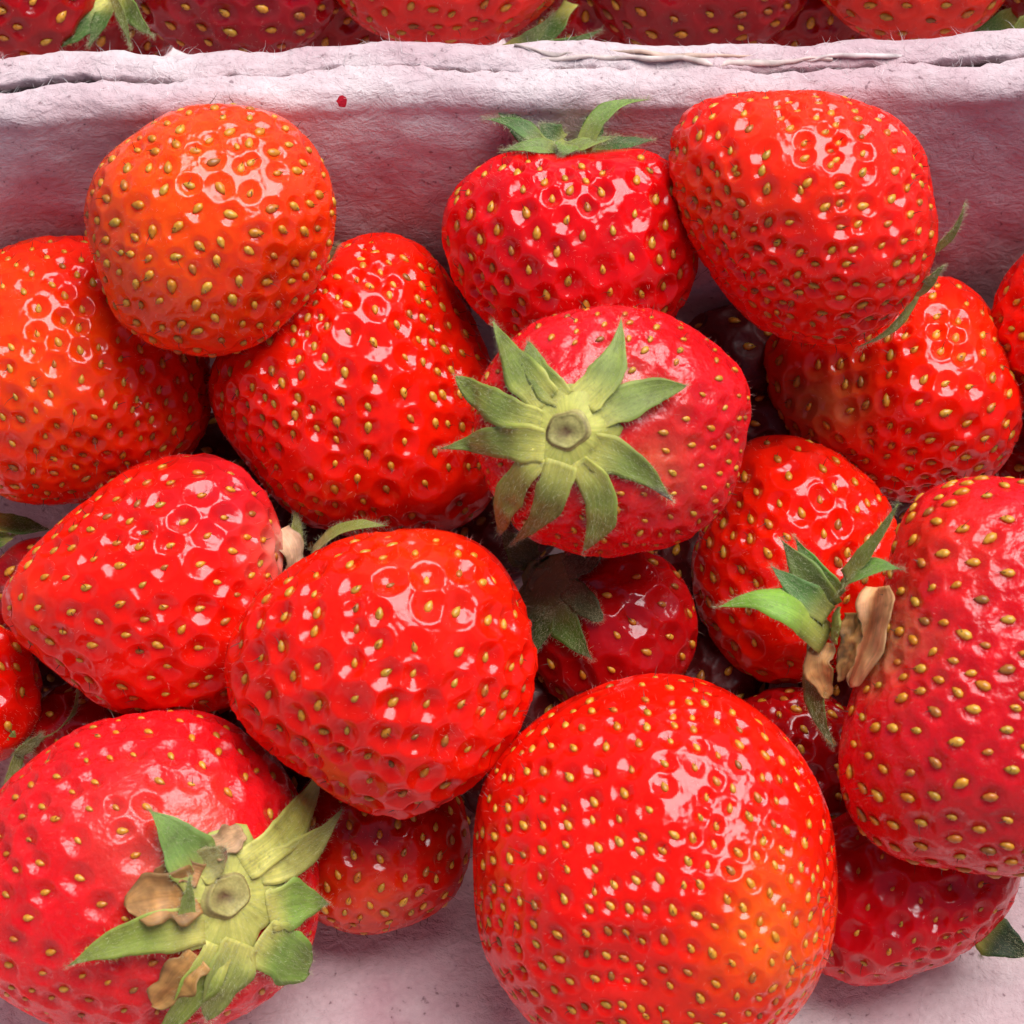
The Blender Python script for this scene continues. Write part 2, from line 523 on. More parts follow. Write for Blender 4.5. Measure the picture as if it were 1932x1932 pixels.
def torn_ply(root, u0, u1, v0, v1, width, seed, col):
    """a split layer of pulp standing a little proud of the rear rim"""
    rnd = np.random.default_rng(seed)
    n = 90
    t = np.linspace(0, 1, n)
    base = np.array([at_z(u0 + (u1 - u0) * q, v0 + (v1 - v0) * q, TRAY_H - 0.0004) for q in t])
    wv = fbm(np.stack([base[:, 0] * 160 + seed, t * 0 + .3, t * 0], 1), 3)
    w = width * np.sin(np.clip(t, .02, .98) * math.pi) ** 0.4 * (1 + 0.4 * fbm(np.stack([base[:, 0] * 330, t * 0 + 5.1 + seed, t * 0], 1), 2))
    base[:, 1] += wv * 0.0004; base[:, 2] += 0.0005 * np.sin(t * math.pi) + fbm(np.stack([base[:, 0] * 210, t * 0 + 9.7, t * 0 + seed], 1), 2) * 0.0003
    lift = 0.0004 + 0.0004 * wv
    V = np.stack([base, base + np.stack([0 * t, -w * .5, lift], 1), base + np.stack([0 * t, -w, lift * .6], 1), base + np.stack([0 * t, -w, lift * .6 - .0003], 1),
                  base + np.stack([0 * t, -w * .5, lift - .00035], 1), base + np.stack([0 * t, 0 * t, 0 * t - .0008], 1)], 1).reshape(-1, 3)
    F = []
    for i in range(n - 1):
        for j in range(6):
            k = (j + 1) % 6
            F.append((i * 6 + j, i * 6 + k, i * 6 + 6 + k, i * 6 + 6 + j))
    link('torn_ply', mesh_from('torn_ply', V, F, plain('torn_ply', col, .85)), root)
torn_ply(rear_tray, 930, 1570, 108, 116, 0.0011, 1, (.62, .50, .45))
torn_ply(rear_tray, 1150, 1420, 100, 107, 0.0008, 2, (.60, .42, .33))
torn_ply(rear_tray, 1500, 1740, 112, 100, 0.0009, 3, (.62, .52, .50))
torn_ply(rear_tray, 970, 1080, 92, 103, 0.0007, 5, (.5, .40, .36))

# ------------------------------------------------------------------ strawberries
def outline(c, pts=None, ell=None):
    th = np.linspace(-math.pi, math.pi, 721)[:-1]
    if ell:
        rx, ry, rot = ell
        a = th - math.radians(rot)
        r = rx * ry / np.sqrt((ry * np.cos(a)) ** 2 + (rx * np.sin(a)) ** 2)
        return th, r
    p = np.array(pts, float)
    dx = p[:, 0] - c[0]; dy = c[1] - p[:, 1]
    t = np.arctan2(dy, dx); r = np.hypot(dx, dy)
    o = np.argsort(t); t = t[o]; r = r[o]
    t = np.concatenate([t - 2 * math.pi, t, t + 2 * math.pi]); r = np.tile(r, 3)
    rr = np.interp(th, t, r)
    k = np.exp(-0.5 * (np.arange(-40, 41) / 13.0) ** 2); k /= k.sum()
    return th, np.convolve(np.concatenate([rr[-40:], rr, rr[:40]]), k, 'valid')

def cube_sphere(n):
    key = ('cs', n)
    if key in _cache:
        return _cache[key]
    g = np.tan(np.linspace(-1, 1, n + 1) * math.pi / 4)
    A, B = np.meshgrid(g, g, indexing='ij')
    one = np.ones_like(A)
    faces = [np.stack(x, -1) for x in ((A, B, one), (B, A, -one), (one, A, B), (-one, B, A), (B, one, A), (A, -one, B))]
    V = nrm(np.concatenate([f.reshape(-1, 3) for f in faces]))
    m = n + 1
    i, j = np.meshgrid(np.arange(n), np.arange(n), indexing='ij')
    q = np.stack([i * m + j, (i + 1) * m + j, (i + 1) * m + j + 1, i * m + j + 1], -1).reshape(-1, 4)
    F = np.concatenate([q + k * m * m for k in range(6)])
    keyv = np.round(V * 1e5).astype(np.int64)
    _, first, inv = np.unique(keyv, axis=0, return_index=True, return_inverse=True)
    inv = inv.reshape(-1)
    V = V[first]; F = inv[F]
    # make sure faces look outward
    nn = np.cross(V[F[:, 1]] - V[F[:, 0]], V[F[:, 2]] - V[F[:, 0]])
    flip = (nn * V[F[:, 0]]).sum(1) < 0
    F[flip] = F[flip][:, ::-1]
    _cache[key] = (V, F)
    return V, F
_cache = {}

def seed_mesh():
    V = [(0, 0, 1.15)]
    for z, r in ((0.62, 0.62), (0.0, 1.0), (-0.62, 0.80)):
        for k in range(8):
            a = k * math.pi / 4
            V.append((r * 0.62 * math.cos(a), r * 0.46 * math.sin(a), z))
    V.append((0, 0, -1.0))
    F = []
    for k in range(8):
        j = (k + 1) % 8
        F.append((0, 1 + k, 1 + j))
        for q in (0, 1):
            a, b, c, d = 1 + q * 8 + k, 1 + q * 8 + j, 9 + q * 8 + j, 9 + q * 8 + k
            F += [(a, d, c), (a, c, b)]
        F.append((25, 17 + j, 17 + k))
    return mesh_from('seed', V, F, M_SEED)
SEED = seed_mesh()

RED = np.array([0.66, 0.008, 0.002]); ORANGE = np.array([1.0, 0.10, 0.003]); SHADE_RED = np.array([0.27, 0.003, 0.004])  # the last is dark red with the low berries' shade put in
ROSE = np.array([0.52, 0.012, 0.022]); PALE = np.array([0.72, 0.30, 0.22]); TAN = np.array([0.62, 0.30, 0.12]); YEL = np.array([0.66, 0.30, 0.03])

class Berry:
    pass

def shape(b, d):
    """directions -> points (picture units, berry frame: x right, y up, z to camera)"""
    th = np.arctan2(d[:, 1], d[:, 0])
    sp = np.hypot(d[:, 0], d[:, 1])
    rho = np.interp(th, b.th, b.rho, period=2 * math.pi)
    w = sstep(0.0, 0.85, sp)
    rr = (b.mean_rho(th) * (1 - w) + rho * w) * sp
    z = b.D * d[:, 2]
    x = rr * np.cos(th); y = rr * np.sin(th)
    cz = np.clip(d[:, 2], 0, 1) ** 1.5
    x = x + b.apex[0] * cz; y = y + b.apex[1] * cz
    p = np.stack([x, y, z], 1)
    lum = fbm(d * 1.6 + b.seed * 3.7, 2) * b.lump * b.R * 1.2 + vnoise(d * 4.3 + b.seed * 1.7) * 0.014 * b.R
    p = p + d * (lum * (0.35 + 0.65 * np.abs(d[:, 2])))[:, None]
    for (u, v, rad, amp) in b.bumps:
        gx, gy = u - b.c[0], b.c[1] - v
        g = np.exp(-((x - gx) ** 2 + (y - gy) ** 2) / (2 * rad * rad)) * (d[:, 2] > -0.2)
        p = p + d * (amp * g)[:, None]
    return p

BER = {}
ORDER = []
def berry(key, c, pts=None, ell=None, **kw):
    b = Berry()
    b.key = key; b.c = np.array(c, float)
    b.th, b.rho = outline(c, pts, ell)
    b.R = b.rho.mean()
    cs = np.cos(2 * b.th); sn = np.sin(2 * b.th)
    a0, a2, b2 = b.rho.mean(), 2 * (b.rho * cs).mean(), 2 * (b.rho * sn).mean()
    b.mean_rho = lambda t, a0=a0, a2=a2, b2=b2: a0 + 0.8 * (a2 * np.cos(2 * t) + b2 * np.sin(2 * t))
    b.D = kw.get('depth', 0.84) * b.R
    b.apex = kw.get('apex', (0, 0)); b.lump = kw.get('lump', 0.03); b.bumps = kw.get('bumps', ())
    b.axis = nrm(np.array(kw.get('axis', (0, 1, -0.5)), float))
    b.seed = len(BER) + 1
    b.n = kw.get('n', 68); b.spacing = kw.get('spacing', 62) * 0.87; b.pit = kw.get('pit', 9.0) * 1.12; b.pr = kw.get('pr', 0.45) * 1.06
    b.proud = kw.get('proud', 0.0); b.ssize = kw.get('ssize', 1.0)
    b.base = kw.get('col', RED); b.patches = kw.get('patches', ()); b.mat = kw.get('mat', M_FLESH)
    b.bare = kw.get('bare', 0.90); b.label = kw['label']; b.h = kw.get('h', None); b.tray = kw.get('tray', 'front')
    b.fuzz = kw.get('fuzz', 700); b.dryst = kw.get('styles', 0.5); b.sshift = kw.get('rise', 0)
    BER[key] = b; ORDER.append(key)

for kk, (u, v, r, ax) in {'X1': (1385, 690, 120, (1, .3, .2)), 'X2': (1345, 1275, 105, (.2, 1, -.3)), 'X3': (430, 880, 110, (-1, .2, .3)), 'X4': (950, 1450, 100, (0, -1, .2)), 'X5': (1620, 930, 105, (.3, .3, -1)), 'X6': (780, 600, 105, (0, 1, .3)), 'X7': (960, 990, 95, (1, .2, .2)), 'X8': (1325, 1075, 100, (0, 1, .2)), 'X9': (1625, 1290, 115, (.3, 1, .1)), 'X10': (560, 1430, 105, (-.3, 1, .1)), 'X11': (575, 985, 95, (0, 1, .4)), 'X12': (1000, 1330, 95, (.6, 1, .4)), 'X13': (60, 1230, 85, (-.5, 1, .4)), 'X14': (500, 1490, 85, (0, 1, -.4)), 'X15': (1430, 805, 75, (1, 0, -.4)), 'X16': (430, 1370, 70, (0, 1, .4))}.items():  # added filler berries; the gaps' shade is put into their near-black colour
    berry(kk, (u, v), ell=(r, r * .92, 20), n=28, col=np.array([.07, .001, .001]), mat=M_FLESH_FILLER, axis=ax, fuzz=60, spacing=66, label={'X1': 'strawberry in the dark gap between the central calyx berry and the top right one', 'X2': 'shade-coloured filler strawberry under the narrow berry right of centre', 'X3': 'strawberry in the dark gap left of the broad narrow end up one',
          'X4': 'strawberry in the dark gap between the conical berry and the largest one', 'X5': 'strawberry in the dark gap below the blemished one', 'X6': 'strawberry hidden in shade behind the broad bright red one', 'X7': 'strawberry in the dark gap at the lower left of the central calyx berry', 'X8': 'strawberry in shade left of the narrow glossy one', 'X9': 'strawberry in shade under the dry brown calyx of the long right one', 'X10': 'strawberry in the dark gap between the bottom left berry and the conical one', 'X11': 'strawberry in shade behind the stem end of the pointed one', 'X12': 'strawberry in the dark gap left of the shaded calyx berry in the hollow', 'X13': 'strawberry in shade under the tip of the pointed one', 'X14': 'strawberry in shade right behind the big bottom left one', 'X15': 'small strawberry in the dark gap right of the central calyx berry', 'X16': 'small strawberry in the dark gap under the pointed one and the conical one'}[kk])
# ---- bottom layer first, top layer last: the order decides who lies on whom
berry('T', (95, 1120), ell=(120, 105, 0), n=32, col=SHADE_RED, axis=(1, .3, .3), label='dark strawberry mostly hidden under the pointed berry at the left edge', fuzz=150)
berry('S', (170, 1395), ell=(130, 105, 0), n=36, col=SHADE_RED, axis=(-1, .3, .2), label='shadowed strawberry low in the gap above the bottom left berry', fuzz=150)
berry('H2', (1985, 870), ell=(115, 110, 0), n=32, col=SHADE_RED, axis=(1, .3, .2), label='dark strawberry low at the right edge under the half seen one', fuzz=100)
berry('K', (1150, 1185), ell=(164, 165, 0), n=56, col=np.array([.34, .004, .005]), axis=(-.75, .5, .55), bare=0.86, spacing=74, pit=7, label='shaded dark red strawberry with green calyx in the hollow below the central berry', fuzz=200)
berry('U', (1490, 1440), ell=(150, 140, 0), n=40, col=SHADE_RED, axis=(.5, -.6, -.5), label='dark strawberry deep in the gap between the two largest right berries', fuzz=200)
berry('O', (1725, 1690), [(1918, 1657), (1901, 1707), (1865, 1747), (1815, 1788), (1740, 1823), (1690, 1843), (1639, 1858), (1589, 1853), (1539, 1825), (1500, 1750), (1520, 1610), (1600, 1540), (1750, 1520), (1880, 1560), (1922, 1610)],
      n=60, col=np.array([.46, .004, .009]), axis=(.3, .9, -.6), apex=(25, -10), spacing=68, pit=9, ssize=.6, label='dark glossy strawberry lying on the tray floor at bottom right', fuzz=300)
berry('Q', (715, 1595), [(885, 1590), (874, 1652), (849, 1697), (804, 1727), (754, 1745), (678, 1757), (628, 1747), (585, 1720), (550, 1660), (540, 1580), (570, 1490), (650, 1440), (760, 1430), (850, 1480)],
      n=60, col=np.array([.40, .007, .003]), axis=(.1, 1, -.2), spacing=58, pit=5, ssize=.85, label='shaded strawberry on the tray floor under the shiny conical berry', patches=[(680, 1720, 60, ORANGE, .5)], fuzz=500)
berry('R', (-55, 1310), ell=(130, 138, 0), n=44, axis=(.7, -.7, .2), col=RED, label='strawberry cut off by the left edge below the pointed berry', bare=.85)
berry('B', (150, 700), [(-80, 560), (-20, 490), (50, 458), (110, 447), (200, 460), (300, 520), (370, 620), (398, 740), (395, 810), (340, 875), (240, 925), (130, 950), (50, 943), (-30, 915), (-90, 830), (-105, 690)],
      axis=(-.3, 1, -.5), apex=(-30, -10), col=np.array([.66, .012, .003]), spacing=54, pit=8, bumps=[(60, 770, 90, 22), (140, 860, 60, -16), (330, 800, 70, -8)], styles=.7,
      patches=[(70, 740, 120, ORANGE, .65), (40, 560, 70, ORANGE, .25)], ssize=.8, label='orange red strawberry at the left edge under the round top left one', fuzz=900)
berry('C', (665, 735), [(640, 468), (690, 446), (740, 445), (800, 470), (850, 545), (895, 620), (925, 690), (940, 800), (940, 900), (920, 960), (860, 995), (760, 1003), (650, 1003), (590, 995), (540, 955), (480, 880), (420, 800), (398, 740), (402, 690), (450, 640), (520, 570), (590, 510)],
      n=88, axis=(.25, -1, -.35), apex=(-15, -10), col=np.array([.68, .011, .002]), spacing=54, pit=9, lump=.025, bumps=[(600, 620, 80, 14), (640, 830, 60, -12), (870, 840, 50, -12), (740, 560, 60, 8)],
      ssize=.9, label='broad bright red strawberry with its narrow end up, in the middle left', fuzz=1000)
berry('D', (1075, 470), [(838, 420), (850, 370), (890, 330), (930, 300), (985, 288), (1060, 300), (1140, 296), (1210, 287), (1260, 310), (1290, 360), (1310, 450), (1310, 520), (1280, 580), (1200, 650), (1100, 680), (1000, 660), (930, 610), (870, 540), (845, 480)],
      n=80, axis=(.0, 1, .02), apex=(0, 15), col=np.array([.58, .004, .005]), spacing=60, pit=9, pr=.45, ssize=.95, bare=.86, label='dark red strawberry with upright calyx against the far tray wall', fuzz=900)
berry('H', (2060, 610), ell=(186, 172, 0), n=44, axis=(1, .2, .2), label='strawberry cut off by the right edge beside the blemished one')
berry('G', (1690, 735), [(1440, 640), (1500, 600), (1600, 560), (1690, 535), (1765, 520), (1815, 543), (1855, 578), (1872, 628), (1880, 667), (1911, 712), (1918, 758), (1911, 823), (1890, 868), (1865, 898), (1800, 935), (1740, 945), (1690, 940), (1630, 915), (1580, 870), (1504, 830), (1463, 788), (1450, 722)],
      n=80, axis=(.6, .7, -.5), apex=(40, 5), spacing=58, pit=8, bumps=[(1600, 690, 70, -34), (1780, 740, 80, 16), (1640, 610, 60, -6)], patches=[(1540, 765, 50, np.array([.50, .155, .05]), .95), (1600, 750, 45, np.array([.55, .10, .015]), .6), (1800, 650, 60, ORANGE, .2)],
      styles=.9, ssize=.95, label='lopsided strawberry with a yellowish dry patch on its left end', fuzz=700)
berry('L', (1490, 1050), [(1393, 845), (1413, 832), (1463, 824), (1514, 830), (1564, 853), (1614, 888), (1659, 928), (1677, 974), (1700, 1060), (1690, 1170), (1600, 1250), (1500, 1283), (1440, 1286), (1413, 1278), (1373, 1235), (1338, 1190), (1318, 1124), (1306, 1064), (1323, 1009), (1358, 958), (1380, 890)],
      n=76, axis=(-.2, 1, -.45), apex=(20, 25), col=np.array([.66, .011, .002]), spacing=66, pit=8, ssize=.95, label='narrow glossy red strawberry right of centre behind a spiky calyx', fuzz=700)
berry('I', (300, 1110), [(3, 1129), (0, 1145), (75, 1029), (131, 974), (176, 948), (211, 913), (276, 878), (327, 863), (377, 861), (422, 871), (452, 893), (482, 928), (508, 964), (522, 999), (528, 1049), (522, 1120), (500, 1230), (440, 1335), (370, 1352), (280, 1345), (215, 1335), (130, 1275), (60, 1220), (15, 1175)],
      n=80, axis=(1, .25, -.1), apex=(40, 10), col=np.array([.66, .010, .003]), spacing=67, pit=9, pr=.46, bumps=[(440, 960, 60, 8)], patches=[(450, 930, 80, ROSE, .8), (530, 1040, 36, PALE, .8), (40, 1130, 60, ORANGE, .15)],
      ssize=.9, bare=.93, label='pointed strawberry with its tip towards the left edge', fuzz=900)
berry('F', (1155, 815), [(1348, 657), (1388, 687), (1413, 727), (1418, 768), (1402, 830), (1396, 883), (1375, 940), (1333, 989), (1262, 1034), (1197, 1040), (1157, 1050), (1112, 1051), (1061, 1032), (1001, 1019), (950, 960), (920, 900), (903, 850), (900, 760), (915, 700), (960, 650), (1010, 610), (1080, 588), (1150, 580), (1230, 590), (1300, 620)],
      n=84, axis=(-.28, .02, 1), apex=(-50, 5), depth=.72, col=np.array([.56, .008, .012]), mat=M_FLESH_DULL, spacing=56, pit=5, lump=.035, bumps=[(1230, 860, 40, -10), (1290, 720, 50, 8), (1215, 730, 30, -8), (1330, 860, 30, -8)],
      patches=[(1180, 735, 26, PALE, .8), (1235, 870, 40, TAN, .3)], ssize=.75, bare=.80, styles=.25, label='central strawberry showing its star shaped green calyx from above', fuzz=900)
berry('E', (1515, 410), [(1283, 221), (1293, 206), (1363, 191), (1463, 186), (1539, 178), (1614, 201), (1690, 236), (1740, 291), (1747, 362), (1762, 442), (1755, 487), (1735, 533), (1695, 583), (1639, 630), (1589, 648), (1500, 637), (1430, 615), (1388, 573), (1348, 523), (1323, 477), (1293, 417), (1273, 352), (1269, 291)],
      n=88, axis=(.6, .55, -.75), apex=(10, 25), col=np.array([.70, .012, .004]), spacing=54, pit=9, lump=.025, bumps=[(1420, 270, 80, 8), (1480, 460, 60, -8), (1620, 480, 70, 8)], patches=[(1340, 370, 50, ORANGE, .4), (1500, 230, 90, ORANGE, .25)],
      ssize=.92, label='large bright red strawberry leaning on the far wall at top right', fuzz=1100)
berry('A', (398, 435), [(161, 427), (166, 362), (201, 301), (241, 271), (327, 211), (442, 201), (500, 208), (553, 231), (603, 285), (622, 340), (628, 390), (622, 450), (598, 520), (545, 590), (480, 645), (400, 668), (300, 650), (231, 603), (191, 518), (171, 467)],
      n=84, axis=(.2, -.2, -1), apex=(5, 5), col=np.array([.72, .040, .004]), spacing=63, pit=6, pr=.42, lump=.05, proud=0.3, patches=[(350, 470, 150, ORANGE, .75), (300, 330, 120, ORANGE, .45), (520, 560, 110, RED, .6)],
      ssize=1.1, label='round orange red strawberry highest at top left', fuzz=1300, rise=1)
berry('P', (265, 1655), [(588, 1762), (573, 1818), (518, 1868), (452, 1908), (350, 1945), (220, 1955), (100, 1918), (50, 1893), (0, 1858), (-55, 1790), (-70, 1700), (-50, 1600), (0, 1511), (30, 1466), (75, 1431), (126, 1396), (201, 1360), (276, 1348), (352, 1346), (412, 1355), (452, 1380), (492, 1416), (533, 1455), (565, 1540), (592, 1640), (600, 1700)],
      n=96, axis=(.55, -.15, .85), apex=(0, 0), depth=.78, col=np.array([.58, .008, .012]), mat=M_FLESH_DULL, spacing=70, pit=9, pr=.42, bumps=[(230, 1560, 60, 8), (390, 1690, 60, -14), (250, 1650, 40, -8), (120, 1530, 60, 8)],
      patches=[(250, 1590, 75, np.array([.70, .09, .06]), .5), (340, 1560, 50, np.array([.70, .09, .04]), .5), (300, 1790, 60, np.array([.62, .05, .04]), .3), (350, 1620, 40, PALE, .4)], ssize=.85, bare=.84, styles=.15,
      label='big strawberry at bottom left with ragged calyx and brown dry petals', fuzz=1100)
berry('J', (720, 1270), [(430, 1290), (430, 1240), (442, 1200), (462, 1165), (502, 1114), (568, 1064), (653, 1024), (729, 1009), (804, 1005), (879, 1019), (930, 1054), (965, 1109), (1000, 1190), (1008, 1250), (995, 1330), (965, 1390), (920, 1450), (870, 1490), (800, 1530), (745, 1542), (680, 1520), (590, 1460), (500, 1400), (450, 1350)],
      n=94, axis=(.5, .75, -.1), apex=(35, 35), col=np.array([.68, .010, .002]), spacing=74, pit=12, pr=.47, patches=[(780, 1060, 70, ORANGE, .2)], ssize=.95, label='shiny conical strawberry in the lower middle pointing down', fuzz=1000)
berry('N', (1235, 1640), [(1240, 1275), (1320, 1283), (1403, 1322), (1463, 1370), (1514, 1431), (1554, 1511), (1566, 1587), (1571, 1677), (1559, 1762), (1539, 1828), (1504, 1888), (1463, 1932), (1400, 1985), (1250, 2010), (1100, 1990), (1010, 1930), (971, 1878), (920, 1803), (903, 1737), (897, 1637), (897, 1536), (920, 1466), (955, 1416), (1011, 1365), (1080, 1322), (1170, 1284)],
      n=104, axis=(-.35, .75, -.35), apex=(10, -10), depth=.8, col=np.array([.64, .008, .002]), spacing=58, pit=7, pr=.40, lump=.02, bumps=[(1430, 1790, 90, 16), (1300, 1850, 60, -10), (1170, 1830, 60, -18), (1040, 1740, 60, 12), (1250, 1500, 70, 10), (1100, 1560, 50, -8), (1400, 1560, 50, -8)],
      patches=[(1430, 1740, 62, np.array([.78, .14, .006]), .75), (1410, 1650, 50, ORANGE, .25), (1360, 1850, 60, ORANGE, .3), (1480, 1820, 40, np.array([.75, .18, .01]), .4)], ssize=.92, label='largest strawberry at the bottom with an unripe orange patch', fuzz=1200)
berry('M', (1870, 1270), [(1720, 943), (1745, 923), (1805, 908), (1865, 901), (1932, 908), (2050, 950), (2110, 1060), (2135, 1250), (2110, 1450), (2030, 1600), (1932, 1649), (1815, 1637), (1705, 1627), (1654, 1597), (1614, 1551), (1589, 1486), (1589, 1410), (1597, 1360), (1612, 1310), (1636, 1255), (1656, 1200), (1676, 1119), (1690, 1049), (1700, 989)],
      n=98, axis=(-1, .15, .12), apex=(10, -20), depth=.74, col=np.array([.55, .009, .014]), mat=M_FLESH_DULL, spacing=62, pit=6, pr=.44, proud=1, bumps=[(1780, 1400, 80, 10), (1820, 1060, 70, 6)],
      patches=[(1645, 1230, 48, TAN, .9), (1760, 1020, 60, ORANGE, .2), (1680, 1560, 80, RED, .5)], ssize=1.18, bare=.95, label='long rose red strawberry at the right edge with its calyx to the left', fuzz=1000)
# ---- the rear tray
berry('r1', (60, -10), ell=(130, 130, 0), n=36, col=SHADE_RED, tray='rear', h=-.030, label='shadowed strawberry at the left end of the rear tray', axis=(1, 0, 0), fuzz=100)
berry('r2', (445, -55), ell=(205, 170, 0), n=56, col=np.array([.27, .003, .009]), tray='rear', h=-.028, axis=(-1, .35, .35), spacing=70, pit=8, label='dark crimson strawberry with calyx on its left in the rear tray', fuzz=400)  # crimson, lowered to stand for the shade it lies in
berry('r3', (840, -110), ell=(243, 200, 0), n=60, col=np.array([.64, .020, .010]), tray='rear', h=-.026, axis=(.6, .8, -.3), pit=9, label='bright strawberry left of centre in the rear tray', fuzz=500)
berry('r4', (1315, -95), ell=(235, 205, 0), n=60, col=np.array([.27, .003, .006]), tray='rear', h=-.032, axis=(-.7, .3, .1), pit=6, spacing=66, label='dark red strawberry right of centre in the rear tray', fuzz=300)  # dark red with the rear tray's shade put into the colour
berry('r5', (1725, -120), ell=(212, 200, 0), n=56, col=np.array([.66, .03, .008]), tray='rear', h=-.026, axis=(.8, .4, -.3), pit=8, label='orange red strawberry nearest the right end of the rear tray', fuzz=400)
berry('r6', (2010, -70), ell=(150, 130, 0), n=32, col=SHADE_RED, tray='rear', h=-.032, label='dark strawberry beyond the right edge of the rear tray', axis=(-.8, 0, .5), fuzz=100)

for kk, (u, v, r, h) in {'r7': (200, -20, 160, -.044), 'r8': (640, -10, 150, -.044), 'r9': (1085, -5, 150, -.044), 'r10': (1540, -10, 150, -.044), 'r11': (1885, -10, 150, -.044)}.items():  # filler berries added so the rear gaps read dark, coloured as shade
    berry(kk, (u, v), ell=(r, r * 1.0, 0), n=28, col=SHADE_RED, tray='rear', h=h, axis=(.3, 1, .2), fuzz=40, spacing=66, label={'r7': 'deep shaded strawberry behind the calyx leaves of the rear tray', 'r8': 'deep shaded strawberry left of the bright one in the rear tray',
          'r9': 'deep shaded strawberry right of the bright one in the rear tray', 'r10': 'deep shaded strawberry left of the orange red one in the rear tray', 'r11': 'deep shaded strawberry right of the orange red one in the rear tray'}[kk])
# ---- drop every berry along the line of sight until it rests on the tray or on berries below
M_PER = FRAME / PX
def half_depth(b, X, Y):
    dx = X - b.c[0]; dy = b.c[1] - Y
    q = np.hypot(dx, dy) / np.interp(np.arctan2(dy, dx), b.th, b.rho, period=2 * math.pi)
    return np.where(q < 1, b.D * np.sqrt(np.maximum(0, 1 - q * q)), -1)

def tray_h(u, v):
    """height h (towards camera) of the front tray's inner surface along a picture ray, metres"""
    d = ray(u, v)
    ts = [(FLOOR_Z + .001 - CAMPOS[2]) / d[2]]
    k = WALL_OUT / (TRAY_H - FLOOR_Z)
    for n, p in (((0, 1, -k), (0, IN_Y1 - .001, TRAY_H)), ((1, 0, -k), (IN_X1, 0, TRAY_H)), ((-1, 0, -k), (IN_X0, 0, TRAY_H)), ((0, -1, -k), (0, IN_Y0, TRAY_H))):
        n = np.array(n); den = n @ d
        if den > 1e-9:
            ts.append(n @ (np.array(p) - CAMPOS) / den)
    return DIST - min(ts) * DIST

for i, key in enumerate(ORDER):
    b = BER[key]
    if b.h is not None:
        continue
    rx = b.rho.max()
    g = np.linspace(-rx, rx, 33)
    X, Y = np.meshgrid(b.c[0] + g, b.c[1] + g)
    hb = half_depth(b, X, Y)
    ok = hb > 0
    T = np.array([tray_h(u, v) for u, v in zip(X[ok], Y[ok])]) / M_PER
    # the outermost sliver against a leaning wall may press in a little
    h = np.max(T + hb[ok] * 0.97)
    for k2 in ORDER[:i]:
        o = BER[k2]
        if o.tray != 'front':
            continue
        ho = half_depth(o, X, Y)
        m = ok & (ho > 0)
        if m.any():
            h = max(h, o.hp + np.max((ho + hb)[m]) * (0.5 if k2.startswith('X') else 0.90))
    b.hp = h
    b.h = h * M_PER

for b in BER.values():
    b.center = at_h(b.c[0], b.c[1], b.h)
    b.s = M_PER * (DIST - b.h) / DIST
    b.B = nrm(CAMPOS - b.center)
    b.U = nrm(UP - b.B * (UP @ b.B))
    b.Rt = np.cross(b.U, b.B)
    b.M = np.stack([b.Rt, b.U, b.B], 0)              # rows: picture axes in the world
    print('BERRY', b.key, 'z %.1f mm' % (b.center[2] * 1000), 'h %.1f' % (b.h * 1000), 'top %.1f' % ((b.center[2] + b.D * b.s) * 1000), 'R %.1f' % (b.R * b.s * 1000))

def to_world(b, p):                                   # berry frame, picture units -> relative to the berry's root
    return (np.asarray(p) * b.s) @ b.M + (b.center - b.rootloc)

